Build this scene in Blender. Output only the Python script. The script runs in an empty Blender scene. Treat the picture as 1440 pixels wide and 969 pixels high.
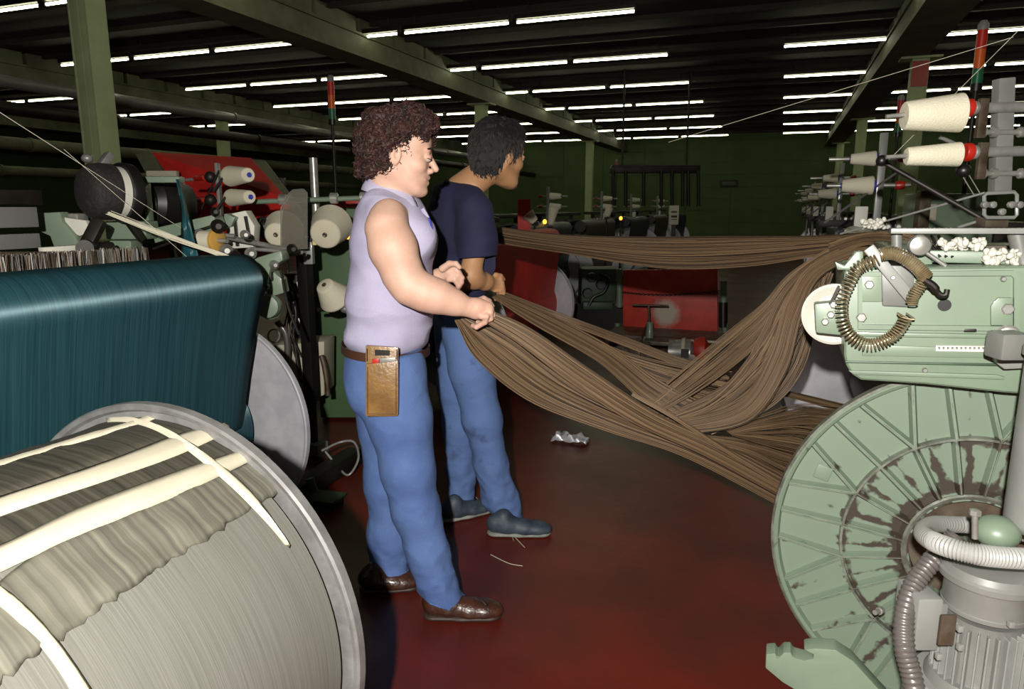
import bpy, bmesh, math, random
import numpy as np
from mathutils import Vector, Matrix, Quaternion, noise
random.seed(7); rng = np.random.default_rng(7)
SC = bpy.context.scene; COL = SC.collection
PI = math.pi
# ------------------------------------------------------------------ camera
CZ = 1.42; PITCH = math.atan(194/1000); YAW = math.radians(20.46)
cam_d = bpy.data.cameras.new('camera'); cam = bpy.data.objects.new('camera', cam_d); COL.objects.link(cam)
cam.location = (0, 0, CZ); cam.rotation_euler = (PI/2-PITCH, 0, YAW)
cam_d.sensor_width = 36; cam_d.lens = 25.0; cam_d.clip_start = .05; cam_d.clip_end = 200
SC.camera = cam
# ------------------------------------------------------------------ world, flash, exposure
wd = bpy.data.worlds.new('world'); SC.world = wd; wd.use_nodes = True
wd.node_tree.nodes['Background'].inputs[0].default_value = (.035, .045, .03, 1)
wd.node_tree.nodes['Background'].inputs[1].default_value = .25
SC.view_settings.view_transform = 'Standard'; SC.view_settings.look = 'None'
SC.view_settings.exposure = 0; SC.view_settings.gamma = 1
fl = bpy.data.lights.new('camera_flash', 'POINT'); fl.energy = 570; fl.shadow_soft_size = .022; fl.color = (1, .965, .90)
flo = bpy.data.objects.new('camera_flash', fl); COL.objects.link(flo); flo.location = (-.05, -.33, 1.66)
TUBE_E = 15
# ------------------------------------------------------------------ helpers: a pixel of the photo to a point of the hall
ct, st, cp, sp = math.cos(PITCH), math.sin(PITCH), math.cos(YAW), math.sin(YAW)
def ray(px, py):
    x, y = px-720, 484.5-py
    F = 1000*ct+y*st; u = y*ct-1000*st
    return Vector((x*cp-F*sp, F*cp+x*sp, u)), F
def PY(px, py, Y): d, F = ray(px, py); return Vector((0, 0, CZ))+d*(Y/d.y)
def PX(px, py, X): d, F = ray(px, py); return Vector((0, 0, CZ))+d*(X/d.x)
def PZ(px, py, Z): d, F = ray(px, py); return Vector((0, 0, CZ))+d*((Z-CZ)/d.z)
def PF(px, py, f): d, F = ray(px, py); return Vector((0, 0, CZ))+d*(f/F)
def V(*a): return Vector(a)
# ------------------------------------------------------------------ materials
ALB = dict(floor_paint=.85, beam_paint=.8, column_paint=.8, loom_green=.62, loom_green_dirty=.56, cabinet_green=.72, dark_green=.75, steel=.75, aluminium=1.05, dull_aluminium=.62, sand_yarn=.2, worn_rim=.7,
    oily_steel=.75, grey_paint=.46, light_grey_paint=.44, pale_hose=.46, dark_hose=.5, cream_yarn=.85, white_plastic=.75, white_board=.75, grey_metal_sheet=.75, teal_yarn=.66, teal_cloth=.7,
    grey_yarn=.58, grey_yarn_loose=.58, grey_yarn_fanned=.58, brown_yarn=.50, brown_yarn_wound=.8, cream_tape=.68, blue_plastic=.7, red_plastic=.75, skin_fair=.76, skin_tanned=.78, lip=.8, lilac_knit=.92,
    navy_cotton=.72, blue_work_cotton=.62, blue_work_cotton_worn=.62, auburn_hair=.62, red_yarn=1.45, red_panel=1.4, worn_red_panel=1.4, black_hair=.6, tan_leather=.66, brown_belt=.7, brown_shoe=.7, navy_sneaker=.8, grey_sole=.8, spring_steel=.6, ochre_plastic=.8)
def srgb(h, k=1):
    if isinstance(h, str):
        h = h.lstrip('#'); c = [int(h[i:i+2], 16)/255 for i in (0, 2, 4)]
    else: c = list(h)
    return tuple(k*(x/12.92 if x <= .04045 else ((x+.055)/1.055)**2.4) for x in c)+(1,)
MATS = {}
def mat(name, c, rough=.5, metal=0, c2=None, scale=8, lo=.35, hi=.65, detail=6, bump=0, bscale=60, stretch=(1, 1, 1), emit=0, coat=0, ecol=None, rvar=0):
    ka = ALB.get(name, 1)
    m = bpy.data.materials.new(name); m.use_nodes = True; nt = m.node_tree; N = nt.nodes; L = nt.links
    b = N['Principled BSDF']; b.inputs['Roughness'].default_value = rough; b.inputs['Metallic'].default_value = metal
    b.inputs['Base Color'].default_value = srgb(c, ka)
    if coat: b.inputs['Coat Weight'].default_value = coat; b.inputs['Coat Roughness'].default_value = .12
    tc = N.new('ShaderNodeTexCoord'); mp = N.new('ShaderNodeMapping'); mp.inputs['Scale'].default_value = stretch
    L.new(tc.outputs['Object'], mp.inputs['Vector'])
    if c2 or rvar:
        n = N.new('ShaderNodeTexNoise'); n.inputs['Scale'].default_value = scale; n.inputs['Detail'].default_value = detail; n.inputs['Roughness'].default_value = .6
        L.new(mp.outputs[0], n.inputs['Vector'])
        r = N.new('ShaderNodeMapRange'); r.inputs[1].default_value = lo; r.inputs[2].default_value = hi
        L.new(n.outputs['Fac'], r.inputs[0])
        if c2:
            mx = N.new('ShaderNodeMix'); mx.data_type = 'RGBA'
            mx.inputs[6].default_value = srgb(c, ka); mx.inputs[7].default_value = srgb(c2, ka)
            L.new(r.outputs[0], mx.inputs[0]); L.new(mx.outputs[2], b.inputs['Base Color'])
        if rvar:
            r2 = N.new('ShaderNodeMapRange'); r2.inputs[3].default_value = rough-rvar; r2.inputs[4].default_value = rough+rvar
            L.new(n.outputs['Fac'], r2.inputs[0]); L.new(r2.outputs[0], b.inputs['Roughness'])
    if bump:
        n2 = N.new('ShaderNodeTexNoise'); n2.inputs['Scale'].default_value = bscale; n2.inputs['Detail'].default_value = 4
        L.new(mp.outputs[0], n2.inputs['Vector'])
        bp = N.new('ShaderNodeBump'); bp.inputs['Strength'].default_value = bump; bp.inputs['Distance'].default_value = .01
        L.new(n2.outputs['Fac'], bp.inputs['Height']); L.new(bp.outputs[0], b.inputs['Normal'])
    if emit:
        b.inputs['Emission Color'].default_value = srgb(ecol or c); b.inputs['Emission Strength'].default_value = emit
    MATS[name] = m; return m
M_floor = mat('floor_paint', '#64190e', .42, c2='#3c160c', scale=1.6, lo=.38, hi=.7, detail=9, bump=.08, bscale=25, rvar=.14)
M_ceil = mat('ceiling_board', '#241d16', .9, c2='#1a150f', scale=2)
M_wallg = mat('green_wall_paint', '#47572f', .8, c2='#3d4d28', scale=1.2)
M_beam = mat('beam_paint', '#74765a', .75, c2='#5c5e48', scale=3, bump=.2, bscale=20)
M_col = mat('column_paint', '#b4be8e', .6, c2='#a6b080', scale=5)
M_green = mat('loom_green', '#889a83', .42, c2='#798b76', scale=4, lo=.4, hi=.7, coat=.15)
M_greend = mat('loom_green_dirty', '#869883', .5, c2='#463c32', scale=7, lo=.52, hi=.66, detail=10)
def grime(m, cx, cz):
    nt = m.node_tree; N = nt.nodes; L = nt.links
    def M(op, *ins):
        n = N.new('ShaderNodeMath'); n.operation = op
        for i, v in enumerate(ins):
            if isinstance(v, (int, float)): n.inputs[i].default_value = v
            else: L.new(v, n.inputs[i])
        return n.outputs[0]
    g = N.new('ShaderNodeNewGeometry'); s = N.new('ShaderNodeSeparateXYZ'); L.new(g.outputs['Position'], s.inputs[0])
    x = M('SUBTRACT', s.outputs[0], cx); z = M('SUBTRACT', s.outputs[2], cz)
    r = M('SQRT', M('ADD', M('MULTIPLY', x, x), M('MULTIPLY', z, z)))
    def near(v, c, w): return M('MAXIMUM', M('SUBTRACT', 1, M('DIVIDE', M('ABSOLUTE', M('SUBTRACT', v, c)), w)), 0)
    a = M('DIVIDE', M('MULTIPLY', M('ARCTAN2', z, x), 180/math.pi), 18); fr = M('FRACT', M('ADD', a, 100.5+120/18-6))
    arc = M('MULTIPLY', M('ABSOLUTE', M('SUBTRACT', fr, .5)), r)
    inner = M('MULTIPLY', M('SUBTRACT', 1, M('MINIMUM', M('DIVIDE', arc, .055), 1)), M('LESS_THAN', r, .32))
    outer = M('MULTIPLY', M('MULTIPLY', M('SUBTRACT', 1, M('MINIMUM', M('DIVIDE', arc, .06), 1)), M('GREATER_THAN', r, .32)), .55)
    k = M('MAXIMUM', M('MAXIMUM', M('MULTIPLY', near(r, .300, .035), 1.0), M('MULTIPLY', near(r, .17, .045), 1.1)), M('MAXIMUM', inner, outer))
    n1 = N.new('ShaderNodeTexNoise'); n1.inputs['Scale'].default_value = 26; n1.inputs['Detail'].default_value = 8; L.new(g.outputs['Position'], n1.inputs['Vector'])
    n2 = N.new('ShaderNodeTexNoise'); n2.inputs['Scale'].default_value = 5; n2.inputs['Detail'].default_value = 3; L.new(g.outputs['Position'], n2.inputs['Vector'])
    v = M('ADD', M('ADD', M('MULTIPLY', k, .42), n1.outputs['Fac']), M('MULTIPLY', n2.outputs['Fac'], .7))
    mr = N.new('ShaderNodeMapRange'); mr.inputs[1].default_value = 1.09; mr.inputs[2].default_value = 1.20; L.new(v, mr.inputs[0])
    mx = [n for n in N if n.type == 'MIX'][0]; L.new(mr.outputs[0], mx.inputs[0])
M_gcab = mat('cabinet_green', '#55744e', .5, c2='#4d6a46', scale=3)
M_dgreen = mat('dark_green', '#3d5a3c', .5, c2='#2a3b29', scale=6)
M_steel = mat('steel', '#c2c0bb', .34, .55, c2='#98968f', scale=12, stretch=(1, 1, 1), rvar=.1)
M_alu = mat('aluminium', '#bcbbc0', .36, .35, c2='#a5a4aa', scale=9, detail=8, rvar=.1)
M_alu2 = mat('dull_aluminium', '#b4b3b2', .4, .5, c2='#8f8d8b', scale=14, detail=9, rvar=.1)
M_rim = mat('worn_rim', '#a9ad9f', .4, .55, c2='#6d7064', scale=22)
M_rust = mat('oily_steel', '#7b6f60', .45, .5, c2='#4b3c2e', scale=10)
M_dark = mat('dark_iron', '#2b2622', .5, .5, c2='#17130f', scale=8)
M_black = mat('black_plastic', '#121110', .4)
M_grey = mat('grey_paint', '#9d9d98', .42, c2='#888883', scale=6, coat=.2)
M_lgrey = mat('light_grey_paint', '#b4b5b0', .4, c2='#a3a49f', scale=6, coat=.15)
M_hosew = mat('pale_hose', '#c2c2bd', .4)
M_hosed = mat('dark_hose', '#6f6965', .35, coat=.3)
M_cone = mat('cream_yarn', '#dcd6c0', .85, c2='#cfc7ae', scale=3, bump=.35, bscale=220, stretch=(1, 1, 1))
M_red = mat('red_yarn', '#a8201a', .6, c2='#8e1a15', scale=3)
M_redp = mat('red_panel', '#9a2216', .5, c2='#7d1a10', scale=4)
M_blue = mat('blue_plastic', '#3a46b0', .4)
M_redpl = mat('red_plastic', '#b02416', .35)
M_white = mat('white_plastic', '#d8d5c8', .5)
M_board = mat('white_board', '#cfc8b2', .6, c2='#b9b09a', scale=4)
M_greym = mat('grey_metal_sheet', '#8b8b88', .45, .4, c2='#74736f', scale=2)
M_black2 = mat('black_pouch', '#1a1614', .75, c2='#2c2825', scale=30, lo=.55, hi=.8, bump=.5, bscale=60)
M_amber = mat('amber_lens', '#e08a20', .3, emit=2.5, ecol='#ffae3a')
M_wood = mat('brown_board', '#6b4a30', .6, c2='#4d3523', scale=8)
def yarn_mat(name, c, c2, axis, freq=260, rough=.5, sheen=0, spec=.5, blot=None, aniso=0, bmp=.35):
    """fine parallel threads: thin streaks of colour and relief running along one axis"""
    m = bpy.data.materials.new(name); m.use_nodes = True; nt = m.node_tree; N = nt.nodes; L = nt.links
    b = N['Principled BSDF']; b.inputs['Roughness'].default_value = rough; b.inputs['Specular IOR Level'].default_value = spec
    tc = N.new('ShaderNodeTexCoord'); mp = N.new('ShaderNodeMapping')
    mp.inputs['Scale'].default_value = tuple(freq if i in axis else freq*.012 for i in range(3))
    L.new(tc.outputs['Object'], mp.inputs['Vector'])
    n = N.new('ShaderNodeTexNoise'); n.inputs['Scale'].default_value = 1; n.inputs['Detail'].default_value = 3
    L.new(mp.outputs[0], n.inputs['Vector'])
    r = N.new('ShaderNodeMapRange'); r.inputs[1].default_value = .3; r.inputs[2].default_value = .7; L.new(n.outputs['Fac'], r.inputs[0])
    mx = N.new('ShaderNodeMix'); mx.data_type = 'RGBA'; mx.inputs[6].default_value = srgb(c, ALB.get(name, 1)); mx.inputs[7].default_value = srgb(c2, ALB.get(name, 1))
    L.new(r.outputs[0], mx.inputs[0]); L.new(mx.outputs[2], b.inputs['Base Color'])
    bp = N.new('ShaderNodeBump'); bp.inputs['Strength'].default_value = bmp; bp.inputs['Distance'].default_value = .003
    L.new(n.outputs['Fac'], bp.inputs['Height']); L.new(bp.outputs[0], b.inputs['Normal'])
    if aniso:
        g = N.new('ShaderNodeNewGeometry'); x = N.new('ShaderNodeVectorMath'); x.operation = 'CROSS_PRODUCT'
        L.new(g.outputs['Normal'], x.inputs[0]); x.inputs[1].default_value = (0, 1, 0)
        b.inputs['Anisotropic'].default_value = 1; b.inputs['Anisotropic Rotation'].default_value = aniso-1; L.new(x.outputs[0], b.inputs['Tangent'])
        b.inputs['Metallic'].default_value = .4; b.inputs['Specular IOR Level'].default_value = .9
    MATS[name] = m; return m
M_teal = yarn_mat('teal_yarn', '#396a74', '#27505a', (1,), 220, .58, aniso=1.25, bmp=.12)
M_tealc = yarn_mat('teal_cloth', '#2a6a72', '#1d4d55', (0,), 200, .5)
M_greyyarn = yarn_mat('grey_yarn', '#83827a', '#6f6e65', (1,), 420, .5, bmp=.12)
M_greylay = yarn_mat('grey_yarn_loose', '#535043', '#2e2b23', (1,), 120, .6)
M_brown = mat('brown_yarn', '#a08260', .55, c2='#4a3626', scale=14, lo=.3, hi=.7)
_n = M_brown.node_tree; _a = _n.nodes.new('ShaderNodeAttribute'); _a.attribute_name = 'tone'; _n.links.new(_a.outputs['Fac'], [x for x in _n.nodes if x.type == 'MIX'][0].inputs[0])
M_brown2 = yarn_mat('brown_yarn_wound', '#5c4636', '#34261d', (1,), 240, .5)
M_tape = mat('cream_tape', '#c9c2ac', .6, c2='#bfb7a0', scale=10)
# ------------------------------------------------------------------ mesh builder
ORG = {}
class MB:
    def __init__(s): s.v = []; s.f = []
    def add(s, vs, fs):
        o = len(s.v); s.v += [Vector(v) for v in vs]; s.f += [tuple(i+o for i in f) for f in fs]; return s
    def box(s, c, d, R=None):
        c = Vector(c); h = [x/2 for x in d]
        vs = [Vector((sx*h[0], sy*h[1], sz*h[2])) for sx in (-1, 1) for sy in (-1, 1) for sz in (-1, 1)]
        if R is not None: vs = [R @ v for v in vs]
        return s.add([v+c for v in vs], [(0, 1, 3, 2), (4, 6, 7, 5), (0, 4, 5, 1), (2, 3, 7, 6), (0, 2, 6, 4), (1, 5, 7, 3)])
    def bar(s, a, b, w, h, up=(0, 0, 1)):
        a, b = Vector(a), Vector(b); d = b-a; L = d.length
        if L < 1e-6: return s
        x = d/L; z = Vector(up); y = z.cross(x)
        if y.length < 1e-3: y = Vector((0, 1, 0)).cross(x)
        if y.length < 1e-3: y = Vector((1, 0, 0)).cross(x)
        y.normalize(); z = x.cross(y)
        return s.box((a+b)/2, (L, w, h), Matrix((x, y, z)).transposed())
    def ring(s, c, x, y, r, n, ph=0, ry=None):
        ry = r if ry is None else ry
        return [c+x*(r*math.cos(ph+2*PI*i/n))+y*(ry*math.sin(ph+2*PI*i/n)) for i in range(n)]
    def lathe(s, prof, o, d, n=32, caps=True, up=None):
        """prof: (distance along axis, radius)"""
        o = Vector(o); d = Vector(d).normalized(); up = Vector(up) if up else (Vector((0, 0, 1)) if abs(d.z) < .9 else Vector((1, 0, 0)))
        x = up.cross(d).normalized(); y = d.cross(x)
        vs = []; fs = []
        for a, r in prof: vs += s.ring(o+d*a, x, y, max(r, 1e-5), n)
        for k in range(len(prof)-1):
            for i in range(n):
                j = (i+1) % n; fs.append((k*n+i, k*n+j, (k+1)*n+j, (k+1)*n+i))
        if caps: fs.append(tuple(range(n-1, -1, -1))); fs.append(tuple((len(prof)-1)*n+i for i in range(n)))
        return s.add(vs, fs)
    def cyl(s, a, b, r, r2=None, n=16):
        a, b = Vector(a), Vector(b); return s.lathe([(0, r), ((b-a).length, r if r2 is None else r2)], a, b-a, n)
    def tube(s, pts, r, n=8, closed=False, cap=True):
        pts = [Vector(p) for p in pts]; m = len(pts)
        rs = r if isinstance(r, (list, tuple)) else [r]*m
        T = []
        for i in range(m):
            a = pts[(i-1) % m] if closed or i > 0 else pts[0]; b = pts[(i+1) % m] if closed or i < m-1 else pts[-1]
            t = b-a; T.append(t.normalized() if t.length > 1e-9 else Vector((0, 0, 1)))
        x = T[0].orthogonal().normalized(); vs = []; fs = []
        for i in range(m):
            x = (x-T[i]*x.dot(T[i]))
            if x.length < 1e-6: x = T[i].orthogonal()
            x.normalize(); y = T[i].cross(x)
            vs += s.ring(pts[i], x, y, rs[i], n)
        for k in range(m-1 if not closed else m):
            for i in range(n):
                j = (i+1) % n; k2 = (k+1) % m; fs.append((k*n+i, k*n+j, k2*n+j, k2*n+i))
        if cap and not closed: fs.append(tuple(range(n-1, -1, -1))); fs.append(tuple((m-1)*n+i for i in range(n)))
        return s.add(vs, fs)
    def ell(s, c, r, n=16, m=10, R=None):
        c = Vector(c); vs = []; fs = []
        for k in range(m+1):
            t = PI*k/m
            for i in range(n):
                p = Vector((r[0]*math.sin(t)*math.cos(2*PI*i/n), r[1]*math.sin(t)*math.sin(2*PI*i/n), r[2]*math.cos(t)))
                vs.append(c+(R @ p if R is not None else p))
        for k in range(m):
            for i in range(n):
                j = (i+1) % n; fs.append((k*n+i, (k+1)*n+i, (k+1)*n+j, k*n+j))
        return s.add(vs, fs)
    def prism(s, poly, d):
        """poly: planar loop of points, d: thickness vector"""
        n = len(poly); d = Vector(d); vs = [Vector(p) for p in poly]+[Vector(p)+d for p in poly]
        fs = [tuple(range(n-1, -1, -1)), tuple(range(n, 2*n))]+[(i, (i+1) % n, n+(i+1) % n, n+i) for i in range(n)]
        return s.add(vs, fs)
    def build(s, name, m, parent=None, smooth=35, bevel=0, bseg=2):
        me = bpy.data.meshes.new(name)
        off = ORG.get(parent.name, Vector((0, 0, 0))) if parent else Vector((0, 0, 0))
        me.from_pydata([v-off for v in s.v], [], s.f)
        bm = bmesh.new(); bm.from_mesh(me)
        if bevel:
            bmesh.ops.remove_doubles(bm, verts=bm.verts, dist=1e-6)
            bmesh.ops.recalc_face_normals(bm, faces=bm.faces)
            es = [e for e in bm.edges if len(e.link_faces) == 2 and e.calc_face_angle(0) > .6]
            try: bmesh.ops.bevel(bm, geom=es, offset=bevel, segments=bseg, profile=.6, affect='EDGES', clamp_overlap=True)
            except Exception: pass
        bmesh.ops.recalc_face_normals(bm, faces=bm.faces)
        bm.to_mesh(me); bm.free()
        if smooth: me.shade_smooth(); me.set_sharp_from_angle(angle=math.radians(smooth))
        ms = m if isinstance(m, (list, tuple)) else [m]
        for q in ms: me.materials.append(q)
        o = bpy.data.objects.new(name, me); COL.objects.link(o)
        if parent: o.parent = parent; ORG[o.name] = off
        return o
def thing(name, label, cat, loc=(0, 0, 0), group=None):
    o = bpy.data.objects.new(name, None); COL.objects.link(o); o.location = loc; o.empty_display_size = .05
    o['label'] = label; o['category'] = cat
    if group: o['group'] = group
    ORG[o.name] = Vector(loc); return o
def tag(o, label, cat, group=None, kind=None):
    o['label'] = label; o['category'] = cat
    if group: o['group'] = group
    if kind: o['kind'] = kind
    return o
def struct(o): o['kind'] = 'structure'; return o
def copy_tree(o, parent=None):
    c = o.copy(); COL.objects.link(c); c.parent = parent
    for ch in list(o.children): copy_tree(ch, c)
    return c
def place(proto, loc, rz=None, label=None, group=None, scale=None, rot=None, used=set()):
    o = proto
    if proto.name in used: o = copy_tree(proto)
    else: used.add(proto.name)
    o.location = loc
    if rot is not None: o.rotation_euler = rot
    elif rz is not None: o.rotation_euler = (0, 0, rz)
    if label: o['label'] = label
    if group: o['group'] = group
    if scale: o.scale = (scale,)*3
    return o
def spline(pts, n):
    pts = [Vector(p) for p in pts]; P = [pts[0]*2-pts[1]]+pts+[pts[-1]*2-pts[-2]]; out = []
    m = len(pts)-1
    for i in range(n+1):
        u = i/n*m; k = min(int(u), m-1); t = u-k
        a, b, c, d = P[k], P[k+1], P[k+2], P[k+3]
        out.append(.5*((2*b)+(c-a)*t+(2*a-5*b+4*c-d)*t*t+(3*b-a-3*c+d)*t**3))
    return out
# ------------------------------------------------------------------ signed-distance modelling (bodies, clothes)
def smin(D, d, k):
    h = np.clip(.5+.5*(D-d)/k, 0, 1); return D*(1-h)+d*h-k*h*(1-h)
class SDF:
    def __init__(s, lo, hi, vox):
        s.lo = np.array(lo, np.float32); s.v = vox
        s.n = [int(math.ceil((hi[i]-lo[i])/vox))+1 for i in range(3)]
        s.D = np.full(s.n, .5, np.float32)
    def reg(s, lo, hi):
        a = [max(0, int((lo[i]-s.lo[i])/s.v)-1) for i in range(3)]; b = [min(s.n[i], int((hi[i]-s.lo[i])/s.v)+3) for i in range(3)]
        if any(b[i] <= a[i] for i in range(3)): return None
        g = [s.lo[i]+s.v*np.arange(a[i], b[i], dtype=np.float32) for i in range(3)]
        return tuple(slice(a[i], b[i]) for i in range(3)), g[0][:, None, None], g[1][None, :, None], g[2][None, None, :]
    def put(s, q, d, k, sub):
        D = s.D[q]
        s.D[q] = -smin(-D, d, k) if sub else smin(D, d, k)
    def cap(s, a, b, ra, rb=None, k=.02, sub=False, flat=None):
        """tapered capsule; flat=(dir, factor) squeezes its section along dir"""
        rb = ra if rb is None else rb; a = np.array(a, np.float32); b = np.array(b, np.float32)
        pad = max(ra, rb)*1.05+k+.01
        if flat and flat[1] < 1: pass
        R = s.reg(np.minimum(a, b)-pad, np.maximum(a, b)+pad)
        if R is None: return s
        q, X, Y, Z = R; u = b-a; L = float(u@u)+1e-12
        px, py, pz = X-a[0], Y-a[1], Z-a[2]
        t = np.clip((px*u[0]+py*u[1]+pz*u[2])/L, 0, 1)
        dx, dy, dz = px-t*u[0], py-t*u[1], pz-t*u[2]
        r = ra+(rb-ra)*t
        if flat:
            f = np.array(Vector(flat[0]).normalized(), np.float32); w = dx*f[0]+dy*f[1]+dz*f[2]; e = (1/flat[1]-1)
            dx, dy, dz = dx+w*e*f[0], dy+w*e*f[1], dz+w*e*f[2]
            l = np.sqrt(dx*dx+dy*dy+dz*dz); d = (l-r)*(flat[1]+(1-flat[1])*.5)
        else: d = np.sqrt(dx*dx+dy*dy+dz*dz)-r
        s.put(q, d, k, sub); return s
    def chain(s, pts, rs, k=.02, flat=None, **kw):
        for i in range(len(pts)-1): s.cap(pts[i], pts[i+1], rs[i], rs[i+1], k, flat=flat, **kw)
        return s
    def ell(s, c, r, k=.02, R=None, sub=False):
        c = np.array(c, np.float32); m = max(r)+k+.01
        q_ = s.reg(c-m, c+m)
        if q_ is None: return s
        q, X, Y, Z = q_; px, py, pz = X-c[0], Y-c[1], Z-c[2]
        if R is not None:
            Ri = np.array(R.transposed(), np.float32)
            px, py, pz = (Ri[0, 0]*px+Ri[0, 1]*py+Ri[0, 2]*pz, Ri[1, 0]*px+Ri[1, 1]*py+Ri[1, 2]*pz, Ri[2, 0]*px+Ri[2, 1]*py+Ri[2, 2]*pz)
        k0 = np.sqrt((px/r[0])**2+(py/r[1])**2+(pz/r[2])**2); k1 = np.sqrt((px/r[0]**2)**2+(py/r[1]**2)**2+(pz/r[2]**2)**2)+1e-9
        s.put(q, k0*(k0-1)/k1, k, sub); return s
    def half(s, p, n, k=.004, box=None):
        """cut away everything on the side of n, inside box=(centre, half size)"""
        n = Vector(n).normalized(); lo, hi = (s.lo, s.lo+s.v*np.array(s.n)) if box is None else (np.array(box[0])-box[1], np.array(box[0])+box[1])
        R = s.reg(lo, hi)
        if R is None: return s
        q, X, Y, Z = R
        d = (X-p[0])*n[0]+(Y-p[1])*n[1]+(Z-p[2])*n[2]
        s.D[q] = -smin(-s.D[q], -d, k); return s
    def mesh(s):
        D = s.D; D[0] = D[-1] = .5; D[:, 0] = D[:, -1] = .5; D[:, :, 0] = D[:, :, -1] = .5
        S = (D < 0); c = np.zeros([x-1 for x in D.shape], np.uint8)
        for a in (0, 1):
            for b in (0, 1):
                for e in (0, 1): c += S[a:D.shape[0]-1+a, b:D.shape[1]-1+b, e:D.shape[2]-1+e]
        m = (c > 0) & (c < 8); idx = np.full(m.shape, -1, np.int64); ci = np.argwhere(m); idx[m] = np.arange(len(ci))
        acc = np.zeros((len(ci), 3)); cnt = np.zeros(len(ci))
        cr = [(a, b, e) for a in (0, 1) for b in (0, 1) for e in (0, 1)]
        for A in cr:
            for ax in range(3):
                if A[ax]: continue
                B = list(A); B[ax] = 1
                da = D[ci[:, 0]+A[0], ci[:, 1]+A[1], ci[:, 2]+A[2]]; db = D[ci[:, 0]+B[0], ci[:, 1]+B[1], ci[:, 2]+B[2]]
                x = (da < 0) != (db < 0); t = np.where(x, da/(da-db+1e-20), 0)
                p = np.tile(np.array(A, float), (len(ci), 1)); p[:, ax] += t
                acc[x] += p[x]; cnt[x] += 1
        verts = s.lo+s.v*(ci+acc/cnt[:, None]); F = []
        for ax in range(3):
            o1, o2 = [(1, 2), (2, 0), (0, 1)][ax]
            sl0 = [slice(None)]*3; sl1 = [slice(None)]*3; sl0[ax] = slice(0, -1); sl1[ax] = slice(1, None)
            a, b = S[tuple(sl0)], S[tuple(sl1)]
            for flip, w in ((False, a & ~b), (True, ~a & b)):
                e = np.argwhere(w); 
                e = e[(e[:, o1] > 0) & (e[:, o2] > 0)]
                q = []
                for d1, d2 in ((-1, -1), (0, -1), (0, 0), (-1, 0)):
                    x = e.copy(); x[:, o1] += d1; x[:, o2] += d2; q.append(idx[x[:, 0], x[:, 1], x[:, 2]])
                q = np.stack(q, 1); F.append(q[:, ::-1] if flip else q)
        return verts, np.concatenate(F)
def np_obj(name, v, f, m, parent=None, smooth=True):
    me = bpy.data.meshes.new(name); off = np.array(ORG.get(parent.name, (0, 0, 0))) if parent else np.zeros(3)
    f = np.asarray(f); k = f.shape[1]
    me.vertices.add(len(v)); me.vertices.foreach_set('co', (np.asarray(v)-off).astype(np.float32).ravel())
    me.loops.add(f.size); me.loops.foreach_set('vertex_index', f.astype(np.int32).ravel())
    me.polygons.add(len(f)); me.polygons.foreach_set('loop_start', np.arange(0, f.size, k, dtype=np.int32)); me.polygons.foreach_set('loop_total', np.full(len(f), k, np.int32))
    me.update(calc_edges=True); me.validate()
    if smooth: me.shade_smooth()
    for q in (m if isinstance(m, (list, tuple)) else [m]): me.materials.append(q)
    o = bpy.data.objects.new(name, me); COL.objects.link(o)
    if parent: o.parent = parent; ORG[o.name] = Vector(off)
    return o
# ================================================================== THE HALL
CH = 3.93; YW = 27.0
struct(MB().box((-6, 12, -.05), (34, 34, .1)).build('floor', M_floor, smooth=0))
struct(MB().box((-6, 12, CH+.06), (34, 34, .1)).build('ceiling', M_ceil, smooth=0))
wb = struct(MB().box((-6, YW+.1, 1.97), (34, .2, 3.95)).build('wall_back', M_wallg, smooth=0))
struct(MB().box((-22.9, 12, 1.97), (.2, 34, 3.95)).build('wall_left', M_wallg, smooth=0))
struct(MB().box((10.9, 12, 1.97), (.2, 34, 3.95)).build('wall_right', M_wallg, smooth=0))
struct(MB().box((-6, -4.9, 1.97), (34, .2, 3.95)).build('wall_front', M_wallg, smooth=0))
# courses of the green panelled end wall
for i in range(9):
    for j in range(9):
        x0 = -9.5+i*1.55
        p = MB().box((x0+.77, YW-.012, .22+j*.42), (1.535, .02, .405)).build('panel', M_wallg, wb, smooth=0)
# concrete beams running down the hall, with the blocks set along their upper ledge
def hall_beam(name, x0, x1, n=30, y0=-3):
    w = x1-x0; xm = (x0+x1)/2
    b = struct(MB().box((xm, (y0+YW)/2, 3.56), (w, YW-y0, .26)).build(name, M_beam, bevel=.01))
    MB().box((xm, (y0+YW)/2, 3.425), (w+.07, YW-y0, .03)).build('flange', M_beam, b, smooth=0)
    MB().box((xm, (y0+YW)/2, 3.705), (w+.05, YW-y0, .03)).build('ledge', M_beam, b, smooth=0)
    for k in range(n):
        MB().box((xm, y0+.6+k*.98, 3.825), (w-.06, .9, .20)).build('block', M_beam, b, bevel=.006, bseg=1)
    return b
hall_beam('trim_1', -5.86, -5.50); hall_beam('trim_2', -12.3, -11.9); hall_beam('trim_3', 1.22, 1.66); hall_beam('trim_4', -18.6, -18.2); hall_beam('trim_5', 7.4, 7.8)
# purlins across the ceiling
for k in range(26):
    struct(MB().box((-6, 1.2+k*1.0, CH-.02), (33, .07, .07)).build('trim_%d' % (6+k), M_ceil, smooth=0))
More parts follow.
